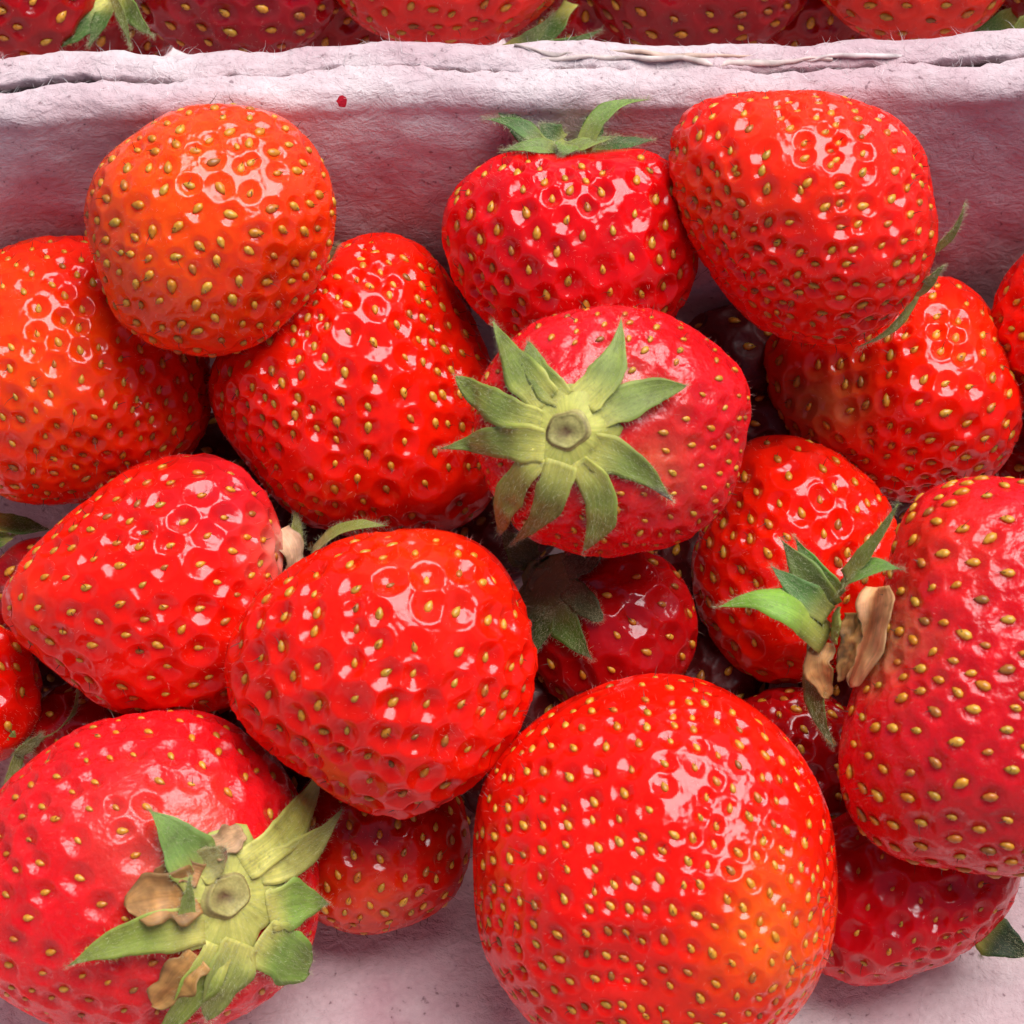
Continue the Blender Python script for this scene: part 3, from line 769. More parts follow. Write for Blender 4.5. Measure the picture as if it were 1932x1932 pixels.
golden = math.pi * (3 - math.sqrt(5))
def build_berry(b):
    rnd = np.random.default_rng(100 + b.seed)
    b.rootloc = b.center - np.array([0, 0, b.R * b.s])
    root = link('strawberry', None, None, Vector(b.rootloc))
    tag(root, b.label, 'strawberry', 'strawberries in the front tray' if b.tray == 'front' else 'strawberries in the rear tray')
    b.root = root
    # seeds: spiral rows about the berry's own axis
    ns = int(4 * math.pi * b.R ** 2 * 0.93 / (0.87 * b.spacing ** 2))
    k = np.arange(ns) + 0.5
    ct = 1 - 2 * k / ns
    ph = k * golden + b.seed
    ct = ct - 0.12 * (1 - ct * ct)
    st = np.sqrt(1 - ct * ct)
    a = b.axis
    e1 = nrm(np.cross(a, [0.3, 0.9, 0.17])); e2 = np.cross(a, e1)
    sd = ct[:, None] * a + st[:, None] * (np.cos(ph)[:, None] * e1 + np.sin(ph)[:, None] * e2)
    sd = nrm(sd + rnd.normal(size=sd.shape) * 0.085 * b.spacing / b.R + 0.10 * np.stack([vnoise(sd * 2.2 + b.seed), vnoise(sd * 2.2 + 31 + b.seed), vnoise(sd * 2.2 + 57 + b.seed)], 1))
    keep = (sd @ a < b.bare) & (rnd.random(ns) > 0.03)
    sd = sd[keep]
    sp = shape(b, sd)
    eps = 0.02
    t1 = nrm(np.cross(sd, [0.21, 0.37, 0.9])); t2 = np.cross(sd, t1)
    sn = nrm(np.cross(shape(b, nrm(sd + eps * t1)) - sp, shape(b, nrm(sd + eps * t2)) - sp))
    sn *= np.sign((sn * sd).sum(1))[:, None]
    mer = -(a - (sn @ a)[:, None] * sn)                # towards the tip
    mer = nrm(mer + rnd.normal(size=mer.shape) * 0.24)
    mer = nrm(mer - (mer * sn).sum(1)[:, None] * sn)
    # local spacing
    dd = np.linalg.norm(sp[:, None] - sp[None], axis=2) + np.eye(len(sp)) * 1e6
    loc = np.minimum(np.sort(dd, 1)[:, :3].mean(1), b.spacing * 1.25)
    # flesh
    d, F = cube_sphere(b.n)
    phi = np.arccos(np.clip(d[:, 2], -1, 1)); ph2 = phi - 0.34 * np.sin(phi)      # finer mesh where it is seen
    sc_ = np.sin(ph2) / np.maximum(np.sin(phi), 1e-6)
    d = nrm(np.stack([d[:, 0] * sc_, d[:, 1] * sc_, np.cos(ph2)], 1))
    p = shape(b, d)
    n0 = np.zeros_like(p)
    fn = np.cross(p[F[:, 1]] - p[F[:, 0]], p[F[:, 2]] - p[F[:, 0]])
    for q in range(4):
        np.add.at(n0, F[:, q], fn)
    n0 = nrm(n0)
    disp = np.zeros(len(p)); rem = np.ones(len(p))
    depth = b.pit * np.clip(0.95 + 0.40 * vnoise(sd * 2.5 + 11 + b.seed) + rnd.normal(size=len(sp)) * 0.14, .35, 1.45)
    for q in range(len(sp)):
        rp = loc[q] * b.pr * rnd.uniform(0.9, 1.12)
        dv = p - sp[q]
        d2 = (dv * dv).sum(1)
        m = d2 < (rp * 1.7) ** 2
        if not m.any():
            continue
        dv = dv[m]
        al = dv @ mer[q]; dist = np.sqrt(np.maximum(0, d2[m] - 0.18 * al * al)) / rp
        dm = np.sqrt(dist * dist + 0.02)
        cone = np.clip(1.03 - dm, 0, 1)
        bowl = np.where(cone < 0.07, cone * cone / 0.14, cone - 0.035)
        bowl = 1 - (1 - np.minimum(bowl / 0.86, 1)) ** 1.6
        lip = 0.07 * np.exp(-((dist - 1.12) / 0.10) ** 2)
        disp[m] = np.where(dist < 1.03, np.minimum(disp[m], -depth[q] * bowl), disp[m] + depth[q] * lip * (disp[m] >= 0))
    disp = np.maximum(disp, -b.pit * 1.35)
    p2 = p + n0 * (disp + b.pit * 0.45)[:, None]
    # pigment: ripeness, and shade put into the base of low berries
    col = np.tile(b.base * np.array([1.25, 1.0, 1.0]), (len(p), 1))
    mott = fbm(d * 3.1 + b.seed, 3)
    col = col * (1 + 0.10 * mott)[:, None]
    for (u, v, rad, c2, amt) in b.patches:
        gx, gy = u - b.c[0], b.c[1] - v
        dist = np.hypot(p[:, 0] - gx, p[:, 1] - gy) * (1 + 0.35 * mott)
        w = np.exp(-0.5 * (dist / rad) ** 2) * amt * sstep(-0.25, 0.15, d[:, 2])
        col = col * (1 - w)[:, None] + c2 * w[:, None]
    me = mesh_from('flesh', to_world(b, p2), F, b.mat, attrs={'pigment': col})
    link('flesh', me, root)
    b.p = p2; b.dirs = d
    # seeds
    sl = 12.2 * b.ssize
    facing = sn[:, 2] > max(-0.35, np.sort(sn[:, 2])[::-1][:296][-1] - 1e-9)
    S = []
    Mw = b.M
    tips = []
    for q in np.where(facing)[0]:
        pos = sp[q] + sn[q] * (-depth[q] + b.pit * 0.45 + sl * 0.12 + b.proud)
        sc = sl * b.s * rnd.uniform(0.72, 1.15) * min(1.0, loc[q] / b.spacing + 0.25)
        zax = -(mer[q] @ Mw); yax = sn[q] @ Mw
        xax = np.cross(yax, zax)
        w = to_world(b, pos[None])[0]
        o = bpy.data.objects.new('seed', SEED)
        o.parent = root
        o.matrix_basis = Matrix(((xax[0] * sc, yax[0] * sc, zax[0] * sc, w[0]), (xax[1] * sc, yax[1] * sc, zax[1] * sc, w[1]),
                                 (xax[2] * sc, yax[2] * sc, zax[2] * sc, w[2]), (0, 0, 0, 1)))
        COL.objects.link(o)
        if rnd.random() < b.dryst:
            tips.append((pos - mer[q] * sl * 0.2 + sn[q] * sl * 0.3, sn[q] * 0.8 + mer[q] * rnd.uniform(-1.0, 0.3) + rnd.normal(size=3) * 0.5))
    if tips:
        tb_ = to_world(b, np.array([t[0] for t in tips])); td = np.array([t[1] for t in tips]) @ Mw
        o = link('dry_styles', hairs_mesh('dry_styles', tb_, td, rnd.uniform(0.0008, 0.0022, len(tips)), 0.00008, M_STYLE, 0.5, rnd), root)
        o['kind'] = 'stuff'
    nf = int(b.fuzz * 1.0)
    idx = rnd.choice(np.where((d[:, 2] > -0.35))[0], nf)
    fb = to_world(b, p2[idx]); fd = (n0[idx] + rnd.normal(size=(nf, 3)) * 0.4) @ Mw
    o = link('fuzz', hairs_mesh('fuzz', fb, fd, rnd.uniform(0.0004, 0.0011, nf), 0.000012, M_FUZZ, 0.4, rnd), root)
    o['kind'] = 'stuff'

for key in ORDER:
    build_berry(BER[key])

# ------------------------------------------------------------------ calyxes
LIME = np.array([0.62, 0.57, 0.12]); GREEN = np.array([0.23, 0.29, 0.05]); DKGREEN = np.array([0.07, 0.16, 0.022]); OLIVE = np.array([0.26, 0.26, 0.05])
BRIGHT = np.array([0.20, 0.38, 0.03]); PURPLE = np.array([0.10, 0.05, 0.06])

def surf(b, u, v):
    """front surface of a berry at a picture point (berry frame)"""
    x, y = u - b.c[0], b.c[1] - v
    m = b.dirs[:, 2] > 0.02
    P = b.p[m]
    d2 = (P[:, 0] - x) ** 2 + (P[:, 1] - y) ** 2
    k = np.argpartition(d2, 12)[:12]
    if d2.min() > 18 ** 2:
        return 0.0
    return float(P[k, 2].mean())

def surf_many(b, X):
    """lift points (berry frame) that dip under the berry's front"""
    m = b.dirs[:, 2] > 0.02
    P = b.p[m]
    out = np.full(len(X), -1e9)
    for i, x in enumerate(X):
        d2 = (P[:, 0] - x[0]) ** 2 + (P[:, 1] - x[1]) ** 2
        k = d2 < 15 ** 2
        if k.any():
            out[i] = P[k, 2].max()
    return out

def catmull(P, t):
    P = np.asarray(P, float)
    P = np.concatenate([[2 * P[0] - P[1]], P, [2 * P[-1] - P[-2]]])
    n = len(P) - 3
    x = np.clip(t * n, 0, n - 1e-6); i = x.astype(int); f = (x - i)[:, None]
    a, b, c, d = P[i], P[i + 1], P[i + 2], P[i + 3]
    return 0.5 * (2 * b + (c - a) * f + (2 * a - 5 * b + 4 * c - d) * f ** 2 + (3 * b - a - 3 * c + d) * f ** 3)

def leaf_mesh(name, b, ctrl, width, nhint, c0, c1, rnd, blunt=0.0, cup=0.25, fold=0.0, tipcol=None, mat=None, wavy=0.05, basew=0.55, peak=0.38, clamp=False, crumple=0.0):
    nt, nq = (22, 9) if crumple == 0 else (26, 13)
    hq = nq // 2
    t = np.linspace(0, 1, nt)
    C = catmull(ctrl, t)
    T = nrm(np.gradient(C, axis=0))
    nh = np.asarray(nhint, float)
    if nh.ndim == 1:
        nh = np.tile(nh, (nt, 1))
    side = nrm(np.cross(T, nh)); N = np.cross(side, T)
    u_ = np.clip((t - peak) / (1 - peak), 0, 1)
    w = np.where(t < peak, basew + (1 - basew) * np.sin(t / peak * math.pi / 2), blunt * np.sqrt(np.maximum(0, 1 - u_ ** 2.4)) + (1 - blunt) * (1 - u_ ** 1.25) ** 1.1)
    w = np.maximum(w, 0.02)
    q = np.linspace(-1, 1, nq)
    ph = rnd.uniform(0, 6)
    edge = 1 + wavy * np.sin(t * 14 + ph)
    W = width * w * edge
    rg = np.stack([fbm(np.stack([t * 9 + ph * 3, t * 0 + k, t * 0], 1), 3) for k in (1.7, 8.3)], 1) * 0.10
    Q = q[None] * (1 + np.where(q[None] < 0, rg[:, :1], rg[:, 1:]) * np.abs(q[None]))
    top = C[:, None] + side[:, None] * (W[:, None] * Q)[..., None] + N[:, None] * ((cup * q ** 2)[None] * W[:, None] + fold * np.abs(q)[None] * W[:, None]
          + wavy * width * np.sin(t * 9 + ph)[:, None] * q[None] + 0.02 * width * np.cos(q * 9 + ph)[None] * np.sin(t * 3.1)[:, None])[..., None]
    if crumple:
        nz = fbm(top.reshape(-1, 3) / 16.0 + ph * 9, 3).reshape(nt, nq)
        nz2 = fbm(top.reshape(-1, 3) / 7.0 + ph * 5, 2).reshape(nt, nq)
        top = top + N[:, None] * (nz * 10 * crumple + nz2 * 3 * crumple)[..., None]
        top = top + side[:, None] * (nz2 * 4 * crumple)[..., None]
    if clamp:
        sz = surf_many(b, top.reshape(-1, 3)).reshape(nt, nq)
        top[..., 2] = np.maximum(top[..., 2], sz + (3.2 + 1.8 * sstep(0.0, 0.25, t))[:, None])
    th = 1.8
    bot = top - N[:, None] * th * (1 - 0.6 * np.abs(q))[None, :, None]
    V = np.concatenate([top.reshape(-1, 3), bot.reshape(-1, 3)])
    m = nt * nq
    F = []
    for i in range(nt - 1):
        for j in range(nq - 1):
            a = i * nq + j
            F.append((a, a + 1, a + nq + 1, a + nq)); F.append((m + a, m + a + nq, m + a + nq + 1, m + a + 1))
        a = i * nq
        F.append((a, a + nq, m + a + nq, m + a)); a += nq - 1
        F.append((a, m + a, m + a + nq, a + nq))
    for j in range(nq - 1):
        a = j; F.append((a, m + a, m + a + 1, a + 1)); a = (nt - 1) * nq + j; F.append((a, a + 1, m + a + 1, m + a))
    F = np.array(F)
    tt = np.repeat(t, nq)
    col = c0[None] * (1 - sstep(0.0, 0.45, tt))[:, None] + c1[None] * sstep(0.0, 0.45, tt)[:, None]
    col = col * (1 + 0.10 * rnd.normal()) 
    if tipcol is not None:
        k = sstep(0.72, 0.98, tt + 0.1 * np.tile(q, nt))[:, None]
        col = col * (1 - k) + tipcol * k
    col = np.clip(np.concatenate([col, col * 0.9 + 0.02]), 0, 1)
    strand = np.stack([np.tile(q, nt) * 9 + ph * 5, tt * 2.0, np.full(len(tt), ph)], 1)
    if crumple:
        dk = (1 + min(1, crumple * 2.6) * (np.clip(0.85 + 0.5 * nz.reshape(-1) + 0.35 * nz2.reshape(-1), .3, 1.5) - 1))[:, None] * (1 - 0.45 * (np.abs(np.tile(q, nt)) ** 4))[:, None]
        col = np.clip(col * np.concatenate([dk, dk]), 0, 1)
    strand = np.concatenate([strand, strand])
    me = mesh_from(name, to_world(b, V), F, mat or M_LEAF, attrs={'pigment': col, 'strand': strand})
    return me, top, N

def calyx(key, cu, cv, radius, sepals, nrml=None, cz=None, lime=LIME, green=GREEN, scar=True, scar_r=0.42, lift=4.0, dark=1.0, disc=True, seed=0):
    """sepals: dicts with tip=(u,v), base=(u,v) and options; z follows the berry unless given"""
    b = BER[key]
    rnd = np.random.default_rng(500 + seed)
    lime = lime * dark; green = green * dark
    x0, y0 = cu - b.c[0], b.c[1] - cv
    z0 = surf(b, cu, cv) if cz is None else cz
    n = nrm(np.array(nrml, float)) if nrml is not None else b.axis
    c = np.array([x0, y0, z0]) + n * lift
    e1 = nrm(np.cross([0.1, 1, 0.05], n)); e2 = np.cross(n, e1)
    nt, nr = 40, 11
    V, colr, strand = [], [], []
    for i in range(nr):
        q = i / (nr - 1)
        for j in range(nt):
            a = j / nt * 2 * math.pi
            rr = radius * q * (1 + 0.10 * math.sin(5 * a + 1) * q + 0.06 * math.sin(11 * a) * q)
            z = -0.5 * rr * rr / b.R + 3.0 * math.sin(q * 3.1) + 1.2 * math.sin(13 * a) * q
            V.append(c + e1 * rr * math.cos(a) + e2 * rr * math.sin(a) + n * z)
            colr.append(lime * (1 - 0.45 * q) + green * 0.45 * q)
            strand.append((a * 9, q * 1.5, 3.0))
    V = np.array(V)
    if cz is None:
        qq = np.repeat(np.linspace(0, 1, nr), nt)
        ss = surf_many(b, V)
        k_ = sstep(0.45, 0.95, qq)
        V[:, 2] = np.where(ss > -1e8, np.maximum(V[:, 2] * (1 - k_) + (ss + 1.5) * k_, ss + 1.5), V[:, 2])
    V = np.concatenate([V, V - n * 4.0]); colr = np.array(colr * 2); strand = np.array(strand * 2)
    F = []
    m = nt * nr
    for i in range(nr - 1):
        for j in range(nt):
            k = (j + 1) % nt
            F.append((i * nt + j, (i + 1) * nt + j, (i + 1) * nt + k, i * nt + k))
            F.append((m + i * nt + j, m + i * nt + k, m + (i + 1) * nt + k, m + (i + 1) * nt + j))
    i = nr - 1
    for j in range(nt):
        k = (j + 1) % nt
        F.append((i * nt + j, m + i * nt + j, m + i * nt + k, i * nt + k))
    if not disc:
        V = c + (V - c) * 0.35
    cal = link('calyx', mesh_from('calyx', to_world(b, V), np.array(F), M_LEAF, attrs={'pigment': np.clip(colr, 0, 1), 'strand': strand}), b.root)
    if scar:
        V, F = [], []
        rs = radius * scar_r
        prof = [(0.0, 4.5), (0.14, 4.5), (0.28, 4.6), (0.42, 4.8), (0.56, 5.0), (0.68, 5.0), (0.78, 5.8), (0.86, 7.2), (0.92, 6.6), (0.98, 5.0), (1.05, 1.5), (1.12, -2.0)]
        cc = []
        for q, z in prof:
            for j in range(28):
                a = j / 28 * 2 * math.pi
                w = 1 + 0.10 * math.sin(2 * a + 0.5) * q + 0.05 * math.sin(5 * a + 2) * q
                xy = np.array([math.cos(a), math.sin(a)]) * q
                nz = float(vnoise(np.array([[xy[0] * 3.1 + 7 + seed, xy[1] * 3.1 + 3, 1.5]]))[0])
                nz2 = float(vnoise(np.array([[xy[0] * 8 + 7, xy[1] * 8 + 3 + seed, 4.5]]))[0])
                hole = math.exp(-((xy[0] + .10) ** 2 * 4 + (xy[1] + .06) ** 2 * 11)) * (0.8 + .4 * nz2)
                V.append(c + (e1 * math.cos(a) + e2 * math.sin(a)) * rs * q * w + n * ((z + nz * 1.6 + nz2 * .8 - 4.5 * hole) * radius / 90 + 2))
                bc = np.array([0.40, 0.35, 0.11]) * (1 + .25 * nz2)
                br = np.array([0.11, 0.055, 0.02])
                k = min(1, hole * 1.2 + .5 * max(0, nz) + (.45 if .9 < q < 1.0 else 0))
                cc.append((bc * (1 - k) + br * k) * dark)
        for i in range(len(prof) - 1):
            for j in range(28):
                k = (j + 1) % 28
                F.append((i * 28 + j, (i + 1) * 28 + j, (i + 1) * 28 + k, i * 28 + k))
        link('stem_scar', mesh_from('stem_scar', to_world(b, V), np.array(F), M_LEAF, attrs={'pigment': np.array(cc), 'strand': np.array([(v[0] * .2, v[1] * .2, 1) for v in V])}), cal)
    hb, hd = [], []
    if disc:
        for _ in range(900 if radius > 90 else 250):
            a = rnd.uniform(0, 6.283); q = rnd.uniform(0.32, 1.1)
            dr = e1 * math.cos(a) + e2 * math.sin(a)
            x = c + dr * radius * q - n * 0.5 * (radius * q) ** 2 / b.R
            if cz is None:
                x[2] = max(x[2], surf_many(b, x[None])[0] + 4)
            hb.append(x); hd.append(dr + n * rnd.uniform(0.1, 0.7) + rnd.normal(size=3) * 0.25)
    for s in sepals:
        base = np.array(s.get('base', (cu, cv)), float); tip = np.array(s['tip'], float)
        bend = s.get('bend', 0.0)
        dirn = tip - base; perp = np.array([-dirn[1], dirn[0]])
        pts = []
        for q in (0, 0.33, 0.67, 1.0):
            uv = base + dirn * q + perp * bend * math.sin(q * math.pi)
            if 'z' in s:
                zz = s['z'][0] * (1 - q) ** 2 + 2 * s['z'][1] * q * (1 - q) + s['z'][2] * q * q
            else:
                zz = surf(b, *uv) + lift + 4 + s.get('lift', 10) * q ** 1.5
            pts.append((uv[0] - b.c[0], b.c[1] - uv[1], zz))
        if 'z' not in s and 'base' in s:
            pts[0] = (pts[0][0], pts[0][1], pts[0][2] - 3)
        nh = s.get('n', None)
        if nh is None:
            nh = nrm(np.array([pts[1][0] / b.R, pts[1][1] / b.R, 1.2]))
        me, top, N = leaf_mesh('sepal', b, pts, s.get('w', 28), nh, s.get('c0', lime * .88 + green * .12), s.get('c', green) * (dark if 'c' in s else 1), rnd, s.get('blunt', 0), s.get('cup', 0.18), s.get('fold', 0), s.get('tipc'),
                               clamp='z' not in s,  wavy=s.get('wavy', 0.06), basew=s.get('bw', .8), peak=s.get('peak', .38))
        o = link('sepal', me, cal)
        if s.get('label'):
            o['label'] = s['label']
        for i in range(22):
            for j in (0, 8):
                for _ in range(3):
                    hb.append(top[i, j] + rnd.normal(size=3) * 2); out = top[i, j] - top[i, 4]
                    hd.append(nrm(out) + rnd.normal(size=3) * 0.4)
            for j in (1, 2, 3, 4, 5, 6, 7):
                for _ in range(4):
                    hb.append(top[i, j] + rnd.normal(size=3) * 3 * np.array([1, 1, .2])); hd.append(N[i] * .5 + nrm(top[-1, 4] - top[0, 4]) + rnd.normal(size=3) * 0.5)
    if hb:
        hw = to_world(b, np.array(hb)); hdw = np.array(hd) @ b.M
        o = link('leaf_hairs', hairs_mesh('leaf_hairs', hw, hdw, rnd.uniform(0.0003, 0.0009, len(hb)), 0.000014, M_LEAFHAIR, 0.4, rnd), cal)
        o['kind'] = 'stuff'
    return cal

calyx('F', 1075, 812, 86, [
    dict(tip=(932, 608), base=(1037, 762), w=36, bend=-.04, lift=30, bw=.9, peak=.3), dict(tip=(1000, 648), base=(1069, 756), w=28, blunt=.45, lift=4, bend=-.12),
    dict(tip=(1172, 608), base=(1099, 762), w=35, bend=.12, lift=34, bw=.9, peak=.3), dict(tip=(1290, 731), base=(1113, 804), w=34, bend=-.08, lift=26, bw=.55, peak=.5, blunt=.25),
    dict(tip=(1266, 942), base=(1113, 843), w=36, bend=-.08, lift=10, tipc=PURPLE, bw=.9, peak=.25), dict(tip=(1102, 1037), base=(1092, 868), w=31, bend=-.24, lift=16, bw=.7, peak=.5, blunt=.25),
    dict(tip=(966, 1026), base=(1064, 870), w=33, bend=-.10, lift=18, bw=.9, peak=.25), dict(tip=(944, 1006), base=(1025, 858), w=30, bend=.10, lift=14, blunt=.3, bw=.6, peak=.55),
    dict(tip=(834, 846), base=(1033, 839), w=35, bend=.05, lift=36, bw=.9, peak=.28), dict(tip=(862, 710), base=(1027, 794), w=31, bend=-.08, lift=26, blunt=.4, bw=.55, peak=.5)],
    nrml=(-.22, .0, 1), seed=1)
calyx('P', 418, 1690, 118, [
    dict(tip=(281, 1536), base=(375, 1668), w=48, bend=.06, lift=46, c=np.array([.17, .28, .05])), dict(tip=(418, 1606), base=(365, 1650), w=34, lift=22, blunt=.4, c=np.array([.26, .22, .07]), tipc=np.array([.25, .10, .06])),
    dict(tip=(608, 1446), base=(450, 1640), w=35, bend=.10, lift=80, c=np.array([.30, .30, .06]), tipc=np.array([.22, .17, .08]), peak=.45), dict(tip=(640, 1536), base=(480, 1650), w=33, bend=.10, lift=90, c=np.array([.30, .30, .07])),
    dict(tip=(614, 1712), base=(495, 1722), w=46, lift=50, bend=-.08, c=np.array([.20, .32, .05])), dict(tip=(578, 1838), base=(480, 1768), w=50, lift=34, blunt=.9, c=np.array([.18, .30, .05])),
    dict(tip=(385, 1916), base=(445, 1775), w=46, lift=30, blunt=.4, c=np.array([.28, .34, .07])), dict(tip=(298, 1945), base=(405, 1780), w=36, lift=40, bend=-.04, blunt=.3, c=np.array([.24, .33, .05])),
    dict(tip=(136, 1810), base=(380, 1745), w=40, lift=36, bend=.07, c=np.array([.27, .34, .05])), dict(tip=(352, 1655), base=(345, 1752), w=16, lift=60, c=np.array([.30, .38, .08]))],
    nrml=(.42, -.08, .9), seed=2, lime=np.array([.56, .52, .12]), scar_r=.36, lift=3)
calyx('M', 1585, 1185, 34, [
    dict(tip=(1362, 1152), base=(1570, 1205), w=44, bend=.20, z=(85, 190, 130), c=BRIGHT, n=(0, .75, 1), cup=-.25, peak=.3), dict(tip=(1463, 1074), base=(1570, 1165), w=27, z=(90, 130, 110), c=DKGREEN * 1.2, n=(-.3, .5, 1)),
    dict(tip=(1479, 1022), base=(1575, 1150), w=34, z=(80, 110, 80), c=np.array([.13, .19, .04]), n=(-.7, .2, 1)), dict(tip=(1504, 1016), base=(1590, 1130), w=24, bend=-.05, z=(80, 90, 70), c=np.array([.10, .25, .03])),
    dict(tip=(1702, 963), base=(1600, 1095), w=20, bend=.05, z=(120, 170, 210), c=GREEN), dict(tip=(1712, 1082), base=(1592, 1118), w=30, bend=-.16, z=(120, 190, 190), c=np.array([.13, .24, .04]), n=(0, .8, .8)),
    dict(tip=(1575, 1410), base=(1545, 1255), w=24, bend=.10, z=(60, 60, 20), c=np.array([.13, .19, .03]), n=(-.5, 0, 1))],
    nrml=(-1, .1, .25), cz=100, seed=3, lime=np.array([.30, .26, .05]), scar=False)
calyx('D', 1085, 283, 70, [
    dict(tip=(915, 226), base=(1030, 282), w=17, c=DKGREEN, z=(30, 40, 0), bend=.12), dict(tip=(934, 206), base=(1020, 275), w=22, z=(-10, 0, -10), c=DKGREEN * .7, n=(-.3, .6, 1)),
    dict(tip=(948, 288), base=(1060, 285), w=17, z=(50, 75, 60), bend=.06, c=np.array([.17, .26, .045])), dict(tip=(1056, 298), base=(1075, 272), w=22, z=(50, 85, 80), bend=.0, c=np.array([.17, .26, .045])),
    dict(tip=(1130, 203), base=(1110, 275), w=22, z=(-20, -20, -10), blunt=.4, c=DKGREEN * .7), dict(tip=(1220, 193), base=(1100, 285), w=19, z=(60, 60, 40), bend=-.20, c=np.array([.16, .24, .04])),
    dict(tip=(1232, 266), base=(1110, 280), w=18, z=(10, 20, 0), c=DKGREEN * .7), dict(tip=(1020, 238), base=(1060, 272), w=26, z=(0, 10, 10), c=DKGREEN * .7, blunt=.4), dict(tip=(1160, 262), base=(1060, 286), w=14, z=(60, 70, 60), c=GREEN)],
    nrml=(0, 1, .35), cz=10, seed=4, scar=False, lime=OLIVE)
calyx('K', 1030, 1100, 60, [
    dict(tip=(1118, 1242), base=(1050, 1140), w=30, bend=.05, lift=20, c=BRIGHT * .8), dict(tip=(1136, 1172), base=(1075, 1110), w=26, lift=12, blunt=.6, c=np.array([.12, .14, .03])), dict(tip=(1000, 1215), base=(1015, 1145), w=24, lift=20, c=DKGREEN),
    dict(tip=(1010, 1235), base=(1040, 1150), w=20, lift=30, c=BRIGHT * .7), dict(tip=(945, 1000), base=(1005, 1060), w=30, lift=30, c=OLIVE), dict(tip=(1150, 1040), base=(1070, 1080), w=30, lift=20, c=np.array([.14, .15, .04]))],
    seed=5, dark=.55, lime=np.array([.30, .27, .09]), nrml=(-.45, .35, .8), scar_r=.5)  # olive calyx colours lowered to stand for the shade of the hollow
calyx('I', 548, 1045, 30, [dict(tip=(722, 994), base=(585, 1050), w=26, bend=-.16, z=(10, 80, 90), c=np.array([.27, .30, .05]), n=(0, .8, .6)), dict(tip=(560, 960), base=(560, 1030), w=16, z=(0, -10, -40), c=OLIVE)],
    nrml=(1, .2, .3), cz=0, seed=6, scar=False, lime=np.array([.45, .28, .12]))
calyx('E', 1745, 500, 30, [dict(tip=(1815, 388), base=(1752, 480), w=13, bend=.12, z=(-40, -20, 30), c=np.array([.22, .26, .05])), dict(tip=(1776, 503), base=(1722, 560), w=19, z=(-20, 10, 30), c=GREEN), dict(tip=(1618, 655), base=(1735, 545), w=12, bend=-.12, z=(-40, 0, 20), c=OLIVE)],
    nrml=(1, -.2, -.5), cz=-60, seed=7, scar=False, disc=False)
calyx('R', 30, 1400, 34, [dict(tip=(142, 1280), base=(48, 1410), w=9, bend=.22, z=(40, 60, 90), c=GREEN), dict(tip=(75, 1385), base=(30, 1425), w=14, z=(40, 60, 60), c=OLIVE), dict(tip=(5, 1500), base=(35, 1420), w=16, z=(30, 50, 40), c=OLIVE), dict(tip=(60, 1330), base=(35, 1400), w=12, z=(30, 50, 40), c=DKGREEN)],
    nrml=(.6, -.6, .5), cz=40, seed=8, scar=False, lime=OLIVE)
calyx('A', 600, 485, 20, [dict(tip=(640, 458), base=(600, 500), w=14, z=(-60, -50, -40), c=OLIVE), dict(tip=(585, 540), base=(600, 500), w=14, z=(-70, -60, -60), c=DKGREEN)], nrml=(.8, -.3, -.6), cz=-80, seed=9, scar=False, disc=False)
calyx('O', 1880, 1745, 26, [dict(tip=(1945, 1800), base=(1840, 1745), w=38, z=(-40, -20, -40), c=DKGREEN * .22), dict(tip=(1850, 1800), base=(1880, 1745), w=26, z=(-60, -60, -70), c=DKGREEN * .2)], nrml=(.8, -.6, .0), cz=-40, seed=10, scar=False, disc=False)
calyx('T', 30, 1010, 26, [dict(tip=(100, 1000), base=(-20, 985), w=26, z=(0, 0, 0), c=DKGREEN), dict(tip=(-40, 1040), base=(20, 1010), w=20, z=(0, 10, 0), c=DKGREEN)], nrml=(-.4, .8, .3), cz=0, seed=11, scar=False, disc=False)
calyx('r2', 236, -10, 40, [dict(tip=(252, 88), base=(214, -10), w=14, bend=-.05, z=(60, 120, 120), c=GREEN), dict(tip=(294, 66), base=(238, -12), w=24, bend=.08, z=(80, 130, 130), c=np.array([.22, .33, .06])), dict(tip=(105, 95), base=(210, 10), w=26, z=(0, 20, 0), c=DKGREEN * .8, blunt=.3), dict(tip=(170, 90), base=(215, 0), w=24, z=(0, 40, 20), c=DKGREEN)],
    nrml=(-1, .1, .4), cz=40, seed=12, scar=False)
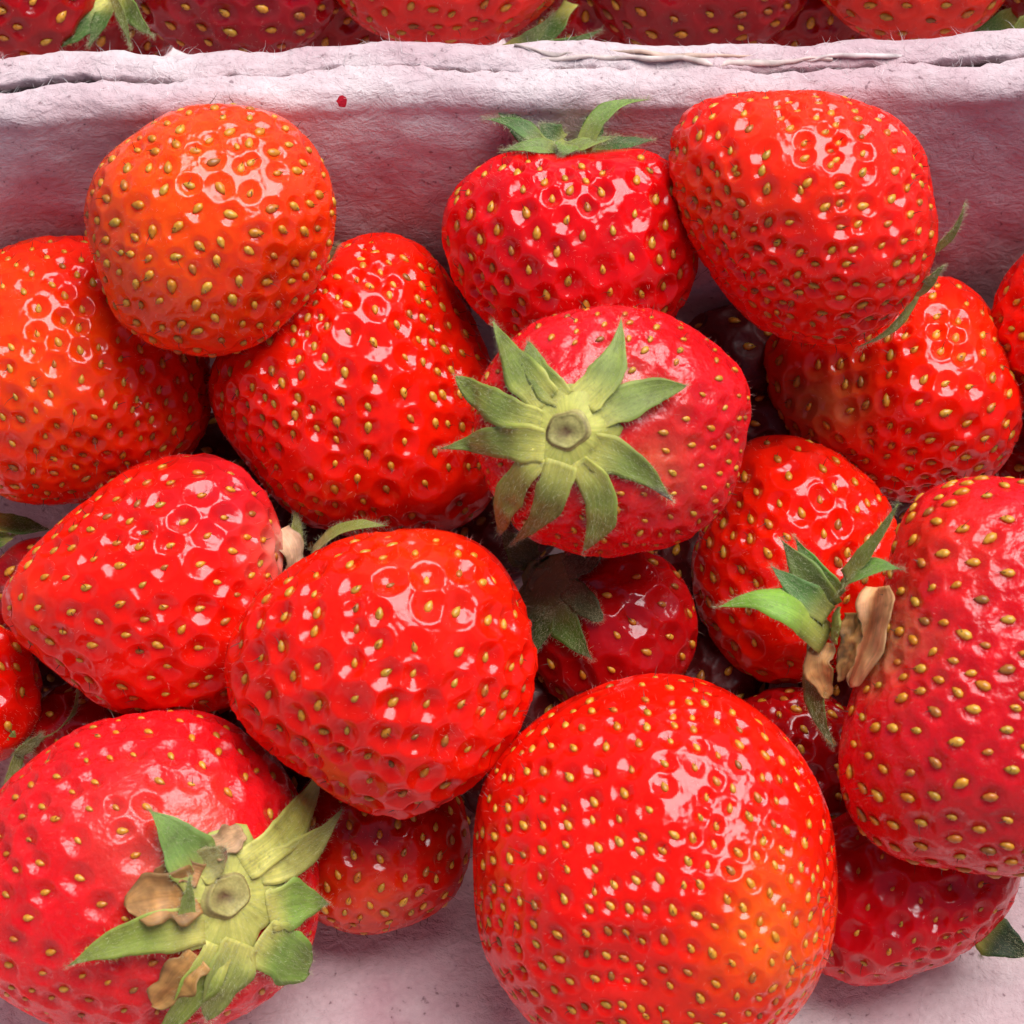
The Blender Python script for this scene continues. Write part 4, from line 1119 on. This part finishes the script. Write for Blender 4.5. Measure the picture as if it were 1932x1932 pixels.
calyx('r4', 1080, -20, 40, [dict(tip=(1138, 48), base=(1000, 86), w=15, bend=.05, z=(120, 150, 150), c=np.array([.12, .22, .04])), dict(tip=(1050, 15), base=(955, 88), w=17, bend=.10, z=(130, 150, 150), c=np.array([.13, .18, .05])), dict(tip=(1010, 100), base=(1080, 0), w=20, z=(60, 90, 80), c=DKGREEN)], nrml=(-1, 0, .3), cz=20, seed=13, scar=False, disc=False)
calyx('r6', 1925, 40, 30, [dict(tip=(1820, 72), base=(1930, 20), w=24, z=(40, 60, 60), c=DKGREEN), dict(tip=(1900, 75), base=(1960, 30), w=26, z=(60, 70, 70), c=GREEN)], nrml=(-1, 0, .4), cz=30, seed=14, scar=False, disc=False)

# ---- dry brown petals and skin flaps that cling to the calyxes
def petal(key, ctrl, width, col, seed, name='dry_petal', nh=(0, 0, 1), blunt=.9, z=None, crumple=.2):
    b = BER[key]
    rnd = np.random.default_rng(900 + seed)
    pts = [(u - b.c[0], b.c[1] - v, (surf(b, u, v) + dz) if z is None else dz) for u, v, dz in ctrl]
    me, top, N = leaf_mesh(name, b, pts, width, nh, np.array(col), np.array(col) * .85, rnd, blunt=blunt, wavy=.16, cup=.3, basew=.8, clamp=z is None, crumple=crumple)
    return link(name, me, b.root)
petal('P', [(370, 1690, 6), (310, 1690, 14), (236, 1705, 8)], 48, (.50, .24, .07), 1)
petal('P', [(372, 1655, 10), (330, 1640, 10), (290, 1660, 6)], 24, (.55, .26, .10), 2)
petal('P', [(390, 1610, 8), (425, 1590, 8), (450, 1575, 6)], 26, (.60, .34, .16), 3)
petal('P', [(370, 1800, 8), (330, 1840, 8), (285, 1885, 5)], 34, (.52, .26, .07), 4)
petal('M', [(1560, 1215, 80), (1550, 1260, 90), (1570, 1320, 60)], 26, (.56, .26, .08), 5, z=1)
petal('M', [(1662, 1110, 14), (1650, 1200, 16), (1612, 1300, 14)], 36, (.92, .46, .20), 6, name='torn_skin', nh=(-.3, 0, 1), crumple=.14)
petal('M', [(1615, 1160, 96), (1612, 1220, 100), (1590, 1290, 84)], 22, (.48, .22, .06), 7, z=1, nh=(-.5, 0, 1), crumple=.4)
petal('I', [(525, 1000, 30), (550, 1050, 40), (548, 1100, 20)], 26, (.66, .40, .24), 8, z=1, nh=(.6, 0, 1))
